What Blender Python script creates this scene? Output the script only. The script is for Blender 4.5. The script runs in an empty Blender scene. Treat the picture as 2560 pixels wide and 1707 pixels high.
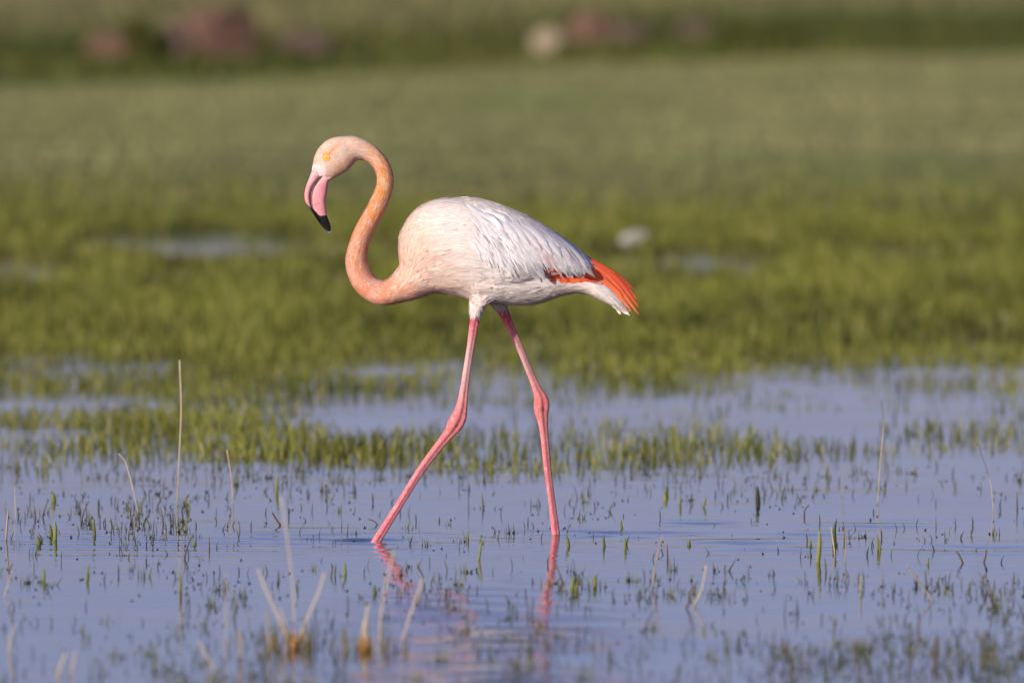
import bpy, bmesh, math, random
import numpy as np
from mathutils import Vector, Matrix
from mathutils.bvhtree import BVHTree

random.seed(7)
rng = np.random.default_rng(11)
sc = bpy.context.scene
col = sc.collection

# ------------------------------------------------------------------ camera, sky, sun
CAM = Vector((0.0, -30.0, 1.8))
Z0PX = 1347.0                      # photo row of the water surface at the bird (Y = 0)
cd = bpy.data.cameras.new('camera')
cam = bpy.data.objects.new('camera', cd)
col.objects.link(cam)
sc.camera = cam
cam.location = CAM
aim = Vector((0.0, 0.0, (Z0PX - 853.5) / 1000))
cam.rotation_euler = (aim - CAM).to_track_quat('-Z', 'Y').to_euler()
cd.sensor_width = 36.0
cd.lens = 36.0 * (aim - CAM).length / 2.56
cd.clip_start = 0.5
cd.clip_end = 6000
cd.dof.use_dof = True
cd.dof.focus_distance = (aim - CAM).length - 0.03
cd.dof.aperture_fstop = 4.0

SUN_AZ = 41.0                      # degrees to the left of straight behind the camera
SUN_EL = 18.0
world = bpy.data.worlds.new('World')
sc.world = world
world.use_nodes = True
wn = world.node_tree
sky = wn.nodes.new('ShaderNodeTexSky')
sky.sky_type = 'NISHITA'
sky.sun_disc = False
sky.sun_elevation = math.radians(SUN_EL)
sky.sun_rotation = math.radians(180 + SUN_AZ)
sky.altitude = 300
sky.air_density = 0.8
sky.dust_density = 2.0
sky.ozone_density = 3.2
wb = wn.nodes.new('ShaderNodeVectorMath'); wb.operation = 'MULTIPLY'      # white balance of the photograph, whole sky alike
wb.inputs[1].default_value = (1.33, 1.0, 1.28)
wn.links.new(sky.outputs[0], wb.inputs[0])
wn.links.new(wb.outputs[0], wn.nodes['Background'].inputs[0])
wn.nodes['Background'].inputs[1].default_value = 0.089

sl = bpy.data.lights.new('sun', 'SUN')
sl.energy = 4.0
sl.angle = math.radians(0.53)
sl.color = (1.0, 0.92, 0.80)
sun = bpy.data.objects.new('sun', sl)
col.objects.link(sun)
sd = Vector((-math.sin(math.radians(SUN_AZ)) * math.cos(math.radians(SUN_EL)),
             -math.cos(math.radians(SUN_AZ)) * math.cos(math.radians(SUN_EL)),
             math.sin(math.radians(SUN_EL))))
sun.rotation_euler = (-sd).to_track_quat('-Z', 'Y').to_euler()
sun.location = (-10, -10, 12)

sc.view_settings.view_transform = 'Standard'
sc.view_settings.look = 'None'
sc.view_settings.gamma = 1
sc.view_settings.use_curve_mapping = False
sc.view_settings.exposure = 0.25
sc.render.engine = 'CYCLES'

# ------------------------------------------------------------------ helpers
def P(px, py, Y=0.0):
    """photo pixel -> point at depth Y"""
    f = (30.0 + Y) / 30.0
    return Vector(((px - 1280) / 1000 * f, Y, 1.8 + ((Z0PX - py) / 1000 - 1.8) * f))

def G(px, py, z=0.0):
    """photo pixel -> point where its ray meets the level z"""
    dz = (Z0PX - py) / 1000 - 1.8
    f = (z - 1.8) / dz
    return Vector(((px - 1280) / 1000 * f, -30 + 30 * f, z))

def smooth(a, b, x):
    t = np.clip((x - a) / (b - a), 0, 1)
    return t * t * (3 - 2 * t)

_perm = rng.random((4, 256, 256))
def vnoise(x, y, k=0):
    """2-D value noise 0..1 on arrays"""
    x = np.asarray(x, float); y = np.asarray(y, float)
    xi = np.floor(x).astype(int); yi = np.floor(y).astype(int)
    fx = x - xi; fy = y - yi
    fx = fx * fx * (3 - 2 * fx); fy = fy * fy * (3 - 2 * fy)
    T = _perm[k % 4]
    a = T[xi % 256, yi % 256]; b = T[(xi + 1) % 256, yi % 256]
    c = T[xi % 256, (yi + 1) % 256]; d = T[(xi + 1) % 256, (yi + 1) % 256]
    return (a * (1 - fx) + b * fx) * (1 - fy) + (c * (1 - fx) + d * fx) * fy

def tag(o, label=None, cat=None, group=None, kind=None):
    if label: o['label'] = label
    if cat: o['category'] = cat
    if group: o['group'] = group
    if kind: o['kind'] = kind
    return o

def link(name, me, mat=None, parent=None):
    o = bpy.data.objects.new(name, me)
    col.objects.link(o)
    if mat is not None and me is not None and len(me.materials) == 0:
        me.materials.append(mat)
    if parent is not None:
        o.parent = parent
    return o

def np_mesh(name, V, T, C=None, smooth_shade=False):
    """triangle (or quad) mesh from arrays, colours per vertex"""
    me = bpy.data.meshes.new(name)
    V = np.asarray(V, np.float32); T = np.asarray(T, np.int32)
    n = T.shape[1]
    me.vertices.add(len(V)); me.vertices.foreach_set('co', V.ravel())
    me.loops.add(T.size); me.loops.foreach_set('vertex_index', T.ravel())
    me.polygons.add(len(T))
    me.polygons.foreach_set('loop_start', np.arange(0, T.size, n, dtype=np.int32))
    me.update(calc_edges=True)
    if smooth_shade:
        me.polygons.foreach_set('use_smooth', np.ones(len(T), bool))
    if C is not None:
        a = me.color_attributes.new('Col', 'FLOAT_COLOR', 'POINT')
        c4 = np.ones((len(V), 4), np.float32); c4[:, :3] = C
        a.data.foreach_set('color', c4.ravel())
    me.validate()
    return me

# ------------------------------------------------------------------ materials
def new_mat(name):
    m = bpy.data.materials.new(name)
    m.use_nodes = True
    nt = m.node_tree
    return m, nt, nt.nodes['Principled BSDF']

def noise_node(nt, scale, detail=4, rough=0.6, coord=None, dist=0.0):
    n = nt.nodes.new('ShaderNodeTexNoise')
    n.inputs['Scale'].default_value = scale
    n.inputs['Detail'].default_value = detail
    n.inputs['Roughness'].default_value = rough
    n.inputs['Distortion'].default_value = dist
    if coord is not None:
        nt.links.new(coord, n.inputs['Vector'])
    return n

def attr_mat(name, rough=0.6, trans=0.0, spec=0.3, var=0.0, vscale=60, sss=0.0, bump=0.0, bscale=300, sheen=0.0):
    """surface whose own colour sits in the 'Col' attribute"""
    m, nt, b = new_mat(name)
    a = nt.nodes.new('ShaderNodeAttribute'); a.attribute_name = 'Col'
    src = a.outputs['Color']
    tc = nt.nodes.new('ShaderNodeTexCoord')
    if var:
        n = noise_node(nt, vscale, 5, 0.65, tc.outputs['Object'])
        mr = nt.nodes.new('ShaderNodeMapRange')
        mr.inputs['From Min'].default_value = 0.3; mr.inputs['From Max'].default_value = 0.7
        mr.inputs['To Min'].default_value = 1 - var; mr.inputs['To Max'].default_value = 1 + var
        nt.links.new(n.outputs['Fac'], mr.inputs['Value'])
        mx = nt.nodes.new('ShaderNodeVectorMath'); mx.operation = 'SCALE'
        nt.links.new(src, mx.inputs[0]); nt.links.new(mr.outputs['Result'], mx.inputs['Scale'])
        src = mx.outputs['Vector']
    nt.links.new(src, b.inputs['Base Color'])
    b.inputs['Roughness'].default_value = rough
    b.inputs['Specular IOR Level'].default_value = spec
    if sheen:
        b.inputs['Sheen Weight'].default_value = sheen
    if sss:
        b.inputs['Subsurface Weight'].default_value = sss
        b.inputs['Subsurface Radius'].default_value = (0.006, 0.003, 0.002)
        b.inputs['Subsurface Scale'].default_value = 1.0
    if bump:
        n2 = noise_node(nt, bscale, 3, 0.6, tc.outputs['Object'])
        bp = nt.nodes.new('ShaderNodeBump'); bp.inputs['Strength'].default_value = bump
        bp.inputs['Distance'].default_value = 0.002
        nt.links.new(n2.outputs['Fac'], bp.inputs['Height'])
        nt.links.new(bp.outputs['Normal'], b.inputs['Normal'])
    if trans:
        t = nt.nodes.new('ShaderNodeBsdfTranslucent')
        nt.links.new(src, t.inputs['Color'])
        mix = nt.nodes.new('ShaderNodeMixShader'); mix.inputs[0].default_value = trans
        nt.links.new(b.outputs[0], mix.inputs[1]); nt.links.new(t.outputs[0], mix.inputs[2])
        nt.links.new(mix.outputs[0], nt.nodes['Material Output'].inputs['Surface'])
    return m

M_grass = attr_mat('grass blades', rough=0.55, trans=0.25, spec=0.25)
M_stem = attr_mat('dry stems', rough=0.7, spec=0.2, var=0.12, vscale=150)
M_skin = attr_mat('flamingo plumage and skin', rough=0.75, spec=0.18, var=0.05, vscale=45, sss=0.12, bump=0.35, bscale=420, sheen=0.15)
M_down = attr_mat('small contour feathers', rough=0.8, trans=0.18, spec=0.12, sheen=0.15)
M_feather = attr_mat('large feathers', rough=0.6, trans=0.15, spec=0.2, var=0.04, vscale=120)
M_bill = attr_mat('bill', rough=0.42, spec=0.22, var=0.05, vscale=160, sss=0.08, bump=0.15, bscale=350)

def plain(name, c, rough=0.5, spec=0.4):
    m, nt, b = new_mat(name)
    n = noise_node(nt, 400, 3)
    r = nt.nodes.new('ShaderNodeMixRGB'); r.blend_type = 'MULTIPLY'; r.inputs[0].default_value = 0.2
    r.inputs[1].default_value = (*c, 1)
    nt.links.new(n.outputs['Fac'], r.inputs[2]); nt.links.new(r.outputs[0], b.inputs['Base Color'])
    b.inputs['Roughness'].default_value = rough
    b.inputs['Specular IOR Level'].default_value = spec
    return m
M_iris = plain('yellow iris', (0.85, 0.55, 0.06), 0.2, 0.5)
M_pupil = plain('black pupil', (0.004, 0.004, 0.004), 0.1, 0.5)
M_lid = plain('orange eyelid', (0.75, 0.38, 0.12), 0.6, 0.3)
M_black = plain('black bill edge', (0.012, 0.009, 0.010), 0.3, 0.4)

def drop_mat():
    m, nt, b = new_mat('clear water drop')
    b.inputs['Base Color'].default_value = (0.95, 0.97, 1, 1)
    b.inputs['Roughness'].default_value = 0.02
    b.inputs['IOR'].default_value = 1.33
    b.inputs['Transmission Weight'].default_value = 1.0
    return m

def water_mat():
    m, nt, b = new_mat('shallow marsh water')
    tc = nt.nodes.new('ShaderNodeTexCoord')
    b.inputs['Base Color'].default_value = (0.035, 0.038, 0.030, 1)
    b.inputs['Roughness'].default_value = 0.03
    b.inputs['IOR'].default_value = 1.333
    b.inputs['Specular IOR Level'].default_value = 0.5
    n1 = noise_node(nt, 5.0, 2, 0.5, tc.outputs['Object'])
    n2 = noise_node(nt, 16.0, 3, 0.55, tc.outputs['Object'])
    n3 = noise_node(nt, 0.55, 2, 0.5, tc.outputs['Object'])       # calm and ruffled patches
    mr = nt.nodes.new('ShaderNodeMapRange')
    mr.inputs['From Min'].default_value = 0.35; mr.inputs['From Max'].default_value = 0.65
    mr.inputs['To Min'].default_value = 0.35; mr.inputs['To Max'].default_value = 1.0
    nt.links.new(n3.outputs['Fac'], mr.inputs['Value'])
    s1 = nt.nodes.new('ShaderNodeMath'); s1.operation = 'MULTIPLY'; s1.inputs[1].default_value = 0.0028
    s2 = nt.nodes.new('ShaderNodeMath'); s2.operation = 'MULTIPLY'; s2.inputs[1].default_value = 0.0012
    nt.links.new(n1.outputs['Fac'], s1.inputs[0]); nt.links.new(n2.outputs['Fac'], s2.inputs[0])
    n0 = noise_node(nt, 1.6, 1, 0.5, tc.outputs['Object'])
    s0 = nt.nodes.new('ShaderNodeMath'); s0.operation = 'MULTIPLY_ADD'; s0.inputs[1].default_value = 0.006
    nt.links.new(n0.outputs['Fac'], s0.inputs[0]); nt.links.new(s1.outputs[0], s0.inputs[2])
    s1 = s0
    ad = nt.nodes.new('ShaderNodeMath'); ad.operation = 'ADD'
    nt.links.new(s1.outputs[0], ad.inputs[0]); nt.links.new(s2.outputs[0], ad.inputs[1])
    ml = nt.nodes.new('ShaderNodeMath'); ml.operation = 'MULTIPLY'
    nt.links.new(ad.outputs[0], ml.inputs[0]); nt.links.new(mr.outputs[0], ml.inputs[1])
    bp = nt.nodes.new('ShaderNodeBump'); bp.inputs['Strength'].default_value = 1.0
    bp.inputs['Distance'].default_value = 1.0
    nt.links.new(ml.outputs[0], bp.inputs['Height'])
    nt.links.new(bp.outputs['Normal'], b.inputs['Normal'])
    return m

def ground_mat():
    """mud and sod in the marsh, dry short pasture beyond, lush strip, mixed pasture"""
    m, nt, b = new_mat('marsh and pasture ground')
    a = nt.nodes.new('ShaderNodeAttribute'); a.attribute_name = 'Col'
    tc = nt.nodes.new('ShaderNodeTexCoord')
    n1 = noise_node(nt, 0.35, 5, 0.65, tc.outputs['Object'])
    n2 = noise_node(nt, 3.0, 4, 0.7, tc.outputs['Object'])
    r = nt.nodes.new('ShaderNodeValToRGB')
    r.color_ramp.elements[0].position = 0.36; r.color_ramp.elements[0].color = (0.62, 0.76, 0.58, 1)
    r.color_ramp.elements[1].position = 0.64; r.color_ramp.elements[1].color = (1.36, 1.18, 1.3, 1)
    nt.links.new(n1.outputs['Fac'], r.inputs['Fac'])
    r2 = nt.nodes.new('ShaderNodeValToRGB')
    r2.color_ramp.elements[0].position = 0.3; r2.color_ramp.elements[0].color = (0.75, 0.78, 0.72, 1)
    r2.color_ramp.elements[1].position = 0.7; r2.color_ramp.elements[1].color = (1.2, 1.2, 1.25, 1)
    nt.links.new(n2.outputs['Fac'], r2.inputs['Fac'])
    m1 = nt.nodes.new('ShaderNodeMixRGB'); m1.blend_type = 'MULTIPLY'; m1.inputs[0].default_value = 1
    m2 = nt.nodes.new('ShaderNodeMixRGB'); m2.blend_type = 'MULTIPLY'; m2.inputs[0].default_value = 1
    nt.links.new(a.outputs['Color'], m1.inputs[1]); nt.links.new(r.outputs[0], m1.inputs[2])
    nt.links.new(m1.outputs[0], m2.inputs[1]); nt.links.new(r2.outputs[0], m2.inputs[2])
    nt.links.new(m2.outputs[0], b.inputs['Base Color'])
    b.inputs['Roughness'].default_value = 0.95
    b.inputs['Specular IOR Level'].default_value = 0.1
    n3 = noise_node(nt, 14, 5, 0.7, tc.outputs['Object'])
    bp = nt.nodes.new('ShaderNodeBump'); bp.inputs['Strength'].default_value = 0.6
    bp.inputs['Distance'].default_value = 0.05
    nt.links.new(n3.outputs['Fac'], bp.inputs['Height'])
    nt.links.new(bp.outputs['Normal'], b.inputs['Normal'])
    return m

def rock_mat(name, c1, c2):
    m, nt, b = new_mat(name)
    tc = nt.nodes.new('ShaderNodeTexCoord')
    n = noise_node(nt, 9, 6, 0.7, tc.outputs['Object'])
    r = nt.nodes.new('ShaderNodeValToRGB')
    r.color_ramp.elements[0].position = 0.35; r.color_ramp.elements[0].color = (*c1, 1)
    r.color_ramp.elements[1].position = 0.65; r.color_ramp.elements[1].color = (*c2, 1)
    nt.links.new(n.outputs['Fac'], r.inputs['Fac']); nt.links.new(r.outputs[0], b.inputs['Base Color'])
    b.inputs['Roughness'].default_value = 0.9
    bp = nt.nodes.new('ShaderNodeBump'); bp.inputs['Strength'].default_value = 0.7; bp.inputs['Distance'].default_value = 0.02
    nt.links.new(n.outputs['Fac'], bp.inputs['Height']); nt.links.new(bp.outputs['Normal'], b.inputs['Normal'])
    return m

# ------------------------------------------------------------------ ground and water
# pools beyond the first grass: centre pixel column, distance from camera, half width (px), half depth (m)
POOLS = [(30, 47.4, 190, 1.5), (470, 46.9, 90, 1.1), (520, 50.6, 330, 1.5), (880, 46.4, 100, 0.8), (900, 50.2, 200, 0.9),
         (1720, 48.4, 260, 1.35), (2300, 49.5, 260, 0.7), (1120, 43.6, 90, 0.6), (60, 43.5, 110, 0.6)]
def pool_f(x, D):
    s = np.zeros_like(np.asarray(x, float) + np.asarray(D, float))
    px = 1280 + np.asarray(x) * 1000 * 30.0 / np.asarray(D)
    for (pc, dc, hw, hd) in POOLS:
        wob = 0.5 * (vnoise(px / 60 + pc, np.asarray(D) * 0.7, 2) - 0.5)
        q = ((px - pc) / hw) ** 2 + ((D - dc) / hd + wob) ** 2
        s = np.maximum(s, smooth(1.3, 0.6, q))
    return s

def bank_D(x):
    """distance of the near edge of the lush strip, it runs off at an angle"""
    return 82.5 + 1.55 * np.asarray(x) + 0.8 * (vnoise(np.asarray(x) * 0.5 + 40, np.zeros_like(np.asarray(x, float)), 1) - 0.5)

def ground_h(x, y):
    D = y + 30.0
    h = -0.11 + 0.135 * smooth(39.5, 42.5, D + 1.2 * (vnoise(x * 0.6, y * 0.6, 1) - 0.5))
    h = h + 0.03 * (vnoise(x * 1.3, y * 1.3, 0) - 0.5) * smooth(37, 42, D)
    h = h - 0.09 * pool_f(x, D)
    h = h + 0.05 * smooth(55, 62, D)
    bd = bank_D(x)
    h = h + 0.16 * smooth(bd + 1.0, bd + 8.0, D) + 0.15 * (vnoise(x * 0.3, y * 0.2, 3) - 0.5) * smooth(bd, bd + 6, D) * smooth(140, 100, D)
    h = h + 0.006 * np.clip(D - 110, 0, 300)
    return h

xs = np.concatenate([[-2000, -900, -400, -200, -100, -60, -40, -28, -20, -15], np.linspace(-12, 12, 161),
                     [15, 20, 28, 40, 60, 100, 200, 400, 900, 2000]])
ys = np.concatenate([[-200, -100, -50, -30, -20, -12], np.linspace(-8, 34, 211), np.linspace(34.5, 95, 150),
                     [100, 110, 125, 150, 190, 250, 350, 500, 800, 1300, 2200, 3500]])
X, Y = np.meshgrid(xs, ys)
H = ground_h(X, Y)
D = Y + 30
bd = bank_D(X)
g_mud = np.array([0.075, 0.072, 0.030]); g_sod = np.array([0.115, 0.112, 0.020])
g_dry = np.array([0.240, 0.250, 0.088]); g_lush = np.array([0.080, 0.096, 0.014]); g_far = np.array([0.170, 0.166, 0.064])
def mix(a, b, t): return a * (1 - t[..., None]) + b * t[..., None]
C = mix(np.broadcast_to(g_mud, X.shape + (3,)), g_sod, smooth(39, 43, D))
nz = vnoise(X * 0.22 + 9, Y * 0.25, 2)
C = mix(C, g_dry, smooth(50, 60, D + 7 * (nz - 0.5)))
C = mix(C, g_lush, smooth(bd - 0.6, bd + 1.2, D))
C = mix(C, g_far, smooth(bd + 6, bd + 13, D + 8 * (vnoise(X * 0.25, Y * 0.15, 0) - 0.5)))
ny, nx = X.shape
idx = np.arange(nx * ny).reshape(ny, nx)
Q = np.stack([idx[:-1, :-1], idx[:-1, 1:], idx[1:, 1:], idx[1:, :-1]], -1).reshape(-1, 4)
ground = link('ground', np_mesh('ground', np.stack([X, Y, H], -1).reshape(-1, 3), Q, C.reshape(-1, 3), True), ground_mat())
tag(ground, 'flat marsh floor rising into short dry pasture', kind='structure')

# water sheet with the real ripples that the walking legs send out
xs = np.concatenate([[-2000, -500, -150, -60, -30, -15, -8, -4], np.linspace(-2.2, 2.2, 177), [4, 8, 15, 30, 60, 150, 500, 2000]])
ys = np.concatenate([[-200, -100, -50, -30, -20, -14, -9], np.linspace(-6.5, -0.6, 591), np.linspace(-0.58, 4.5, 200), np.linspace(4.7, 27, 60)])
X, Y = np.meshgrid(xs, ys)
H = np.zeros_like(X)
far_foot = P(1390, 1338, 0.15); near_foot = P(940, 1353, -0.10)
def wave_train(cx, cy, hx, hy, amp, wl, ph):
    g = np.exp(-((X - cx) / hx) ** 2 - ((Y - cy) / hy) ** 2)
    return amp * g * np.cos(2 * np.pi * (Y - cy + 0.12 * (X - cx)) / wl + ph)
for (px, py, hx, hy, amp, wl) in [(1590, 1337, 0.22, 0.16, 0.0030, 0.30), (1480, 1336, 0.10, 0.10, 0.003, 0.25), (1750, 1310, 0.10, 0.15, 0.003, 0.30),
                                  (1830, 1352, 0.12, 0.2, 0.003, 0.35), (2030, 1340, 0.12, 0.2, 0.0026, 0.35), (2460, 1375, 0.15, 0.2, 0.003, 0.4),
                                  (1950, 1372, 0.16, 0.2, 0.002, 0.35), (893, 1353, 0.07, 0.09, 0.0055, 0.26), (2200, 1312, 0.14, 0.25, 0.0018, 0.35),
                                  (300, 1360, 0.4, 0.5, 0.0012, 0.22), (760, 1345, 0.3, 0.5, 0.0012, 0.2)]:
    c = G(px, py)
    H += wave_train(c.x, c.y, hx, hy, amp, wl, random.uniform(0, 6))
for f in (far_foot, near_foot):
    r = np.hypot(X - f.x, Y - f.y)
    H += 0.0010 * np.exp(-(r / 0.35) ** 2) * np.cos(2 * np.pi * r / 0.11)
# the old wake of the walking bird spreading towards the camera
wk = np.exp(-((X + 0.07) / 0.30) ** 2) * smooth(-1.0, -3.4, Y) * smooth(-6.45, -6.0, Y)
wk = wk * (0.45 + 0.9 * vnoise(X * 5 + 2, Y * 1.8, 3))
ph = 2 * np.pi * (np.hypot(X + 0.1, Y) / 0.115 + 1.6 * vnoise(X * 3.0, Y * 1.6, 1))
ph2 = 2 * np.pi * (np.hypot(X - 0.25, Y) / 0.085 + 1.6 * vnoise(X * 4.0 + 8, Y * 2.2, 2))
H += wk * (0.00125 * np.cos(ph) + 0.0008 * np.cos(ph2))
ny, nx = X.shape
idx = np.arange(nx * ny).reshape(ny, nx)
Q = np.stack([idx[:-1, :-1], idx[:-1, 1:], idx[1:, 1:], idx[1:, :-1]], -1).reshape(-1, 4)
water = link('water', np_mesh('water', np.stack([X, Y, H], -1).reshape(-1, 3), Q, None, True), water_mat())
tag(water, 'shallow still marsh water reflecting a pale blue sky', kind='structure')

# ------------------------------------------------------------------ grass
def blade_arrays(R, hgt, wid, lean, yaw, colr, tipdark=0.0):
    """5 vertices, 3 triangles for each blade. lean = (N,2) horizontal travel of the tip"""
    n = len(R)
    ax = np.stack([np.cos(yaw), np.sin(yaw), np.zeros(n)], -1) * (wid / 2)[:, None]
    l3 = np.concatenate([lean, np.zeros((n, 1))], 1)
    up = np.zeros((n, 3)); up[:, 2] = hgt
    mid = R + up * 0.55 + l3 * 0.35
    tip = R + up + l3
    V = np.stack([R - ax * 0.8, R + ax * 0.8, mid - ax, mid + ax, tip], 1).reshape(-1, 3)
    b = (np.arange(n) * 5)[:, None, None]
    T = (np.array([[0, 1, 3], [0, 3, 2], [2, 3, 4]])[None] + b).reshape(-1, 3)
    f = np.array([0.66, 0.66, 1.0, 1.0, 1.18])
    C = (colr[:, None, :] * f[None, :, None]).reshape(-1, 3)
    return V, T, C

def grass_colours(n, x, D, k=0):
    base = np.array([0.158, 0.172, 0.022]); yel = np.array([0.31, 0.275, 0.080]); dark = np.array([0.076, 0.094, 0.012]); bri = np.array([0.235, 0.256, 0.040])
    t = rng.random(n)
    c = np.repeat(base[None], n, 0)
    cl = 0.55 * vnoise(x * 3.0 + 5, D * 1.2, k) + 0.45 * vnoise(x * 11, D * 2.0, 2)
    c = mix(c, dark, np.clip(2.6 * (0.53 - cl), 0, 1) + 0.25 * (t < 0.2))
    c = mix(c, bri, np.clip(2.4 * (cl - 0.50), 0, 1) * rng.random(n))
    c = mix(c, yel, np.where(t > 0.86, 0.8, 0.0))
    return c * (0.75 + 0.5 * rng.random(n))[:, None]

def scatter(D0, D1, dens, marg=1.28):
    """points in the strip the camera looks over, density in points per square metre"""
    wmax = 1.28 * D1 / 30 * marg
    n = int(2 * wmax * (D1 - D0) * dens)
    x = rng.uniform(-wmax, wmax, n); D = rng.uniform(D0, D1, n)
    k = np.abs(x) < 1.28 * D / 30 * marg + 0.15
    return x[k], D[k]

# a) grass in the flooded edge and the dense marsh meadow
VV, TT, CC = [], [], []
off = 0
def add(V, T, C):
    global off
    VV.append(V); TT.append(T + off); CC.append(C); off += len(V)

def marsh(D0, D1, dens, rho, hmin, hmax, w0, w1, marg=1.28):
    x, D = scatter(D0, D1, dens, marg)
    keep = rng.random(len(x)) < rho(x, D)
    x, D = x[keep], D[keep]
    n = len(x)
    cl = vnoise(x * 2.2, D * 1.0, 3)
    hgt = rng.uniform(hmin, hmax, n) * (0.6 + 0.75 * cl) * (1 + 0.5 * (rng.random(n) > 0.97))
    R = np.stack([x, D - 30, np.maximum(ground_h(x, D - 30), -0.010) - 0.004], -1)
    az = rng.uniform(0, 2 * np.pi, n); ln = hgt * np.abs(rng.normal(0, 0.32, n))
    lean = np.stack([np.cos(az), np.sin(az)], -1) * ln[:, None]
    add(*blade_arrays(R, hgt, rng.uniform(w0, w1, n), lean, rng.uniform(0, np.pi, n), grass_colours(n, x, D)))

def rho_edge(x, D):
    px = 1280 + x * 30000 / D
    n1 = vnoise(x * 2.2 + 3, D * 1.0, 0); n2 = vnoise(x * 7, D * 2.5, 1)
    nn = 0.6 * n1 + 0.4 * n2
    left = smooth(1350, 750, px)
    n3 = vnoise(x * 0.9 + 21, D * 0.15, 2)
    s1 = smooth(33.0, 34.3, D - 0.25 * (1 - left) + 1.3 * (n1 - 0.5) + 1.4 * (n3 - 0.5)) * smooth(35.5 + 1.5 * left, 34.4 + 1.6 * left, D + 0.9 * (n2 - 0.5) + 1.2 * (n3 - 0.5))
    s2 = smooth(36.9, 40.6, D + 0.5 * left + 2.8 * (n1 - 0.5)) ** 0.8
    mid = (0.14 + 0.16 * left) * smooth(34, 36, D)
    r = np.maximum(s1 * (0.55 + 0.35 * left) * smooth(0.26, 0.58, nn), np.maximum(s2 * smooth(0.15, 0.55, nn), mid * smooth(0.42, 0.68, nn)))
    return r
marsh(32.8, 41.0, 1800, rho_edge, 0.018, 0.060, 0.003, 0.006, 1.45)

def rho_mead(x, D):
    p = pool_f(x, D)
    pf = np.maximum(pool_f(x, D + 1.0), pool_f(x, D + 0.4))     # thin and low in front of a pool
    n2 = vnoise(x * 3, D * 1.3, 1)
    return np.clip(smooth(39.8, 41.8, D + 2.0 * (n2 - 0.5)) * (0.55 + 0.6 * n2), 0, 1) * (1 - 0.93 * p) * (1 - 0.5 * pf)
marsh(39.2, 46.0, 1500, rho_mead, 0.045, 0.095, 0.003, 0.0065, 1.4)
marsh(46.0, 53.5, 900, rho_mead, 0.035, 0.080, 0.004, 0.008, 1.35)
marsh(53.5, 61.0, 420, lambda x, D: rho_mead(x, D) * smooth(60, 50, D + 6 * (vnoise(x * 0.5, D * 0.3, 2) - 0.5)), 0.03, 0.07, 0.006, 0.011, 1.35)
grass = link('marsh_grass', np_mesh('marsh_grass', np.concatenate(VV), np.concatenate(TT), np.concatenate(CC)), M_grass)
tag(grass, 'dense olive green marsh grass growing behind the flooded strip', 'grass', kind='stuff')

# b) short dry pasture tufts, the lush strip and the rough pasture behind it
VV, TT, CC = [], [], []; off = 0
def far_grass(D0, D1, dens, rho, h0, h1, w0, w1, ca, cb, marg=1.35):
    x, D = scatter(D0, D1, dens, marg)
    keep = rng.random(len(x)) < rho(x, D)
    x, D = x[keep], D[keep]; n = len(x)
    hgt = rng.uniform(h0, h1, n) * (0.6 + 0.8 * vnoise(x, D * 0.6, 0))
    R = np.stack([x, D - 30, ground_h(x, D - 30) - 0.01], -1)
    az = rng.uniform(0, 2 * np.pi, n); ln = hgt * np.abs(rng.normal(0, 0.45, n))
    t = np.clip(0.5 + 1.3 * (vnoise(x * 0.5 + 7, D * 0.35, 1) - 0.5) + 0.5 * (rng.random(n) - 0.5), 0, 1)
    c = mix(np.repeat(np.array(ca)[None], n, 0), np.array(cb), t)
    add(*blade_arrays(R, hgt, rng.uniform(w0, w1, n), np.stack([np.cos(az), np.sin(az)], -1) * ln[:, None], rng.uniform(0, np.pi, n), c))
far_grass(53, 90, 130, lambda x, D: smooth(52, 60, D) * (D < bank_D(x)), 0.02, 0.05, 0.008, 0.016, (0.185, 0.220, 0.070), (0.310, 0.290, 0.120))
far_grass(74, 104, 110, lambda x, D: smooth(bank_D(x) - 0.3, bank_D(x) + 0.6, D) * smooth(bank_D(x) + 10, bank_D(x) + 6, D), 0.04, 0.11, 0.012, 0.022, (0.062, 0.082, 0.010), (0.112, 0.124, 0.020))
far_grass(88, 135, 45, lambda x, D: smooth(bank_D(x) + 6, bank_D(x) + 9, D), 0.05, 0.13, 0.015, 0.03, (0.130, 0.145, 0.042), (0.240, 0.205, 0.095))
pasture = link('pasture_grass', np_mesh('pasture_grass', np.concatenate(VV), np.concatenate(TT), np.concatenate(CC)), M_grass)
tag(pasture, 'short dry pasture grass in front of and behind the stones', 'grass', kind='stuff')

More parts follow.
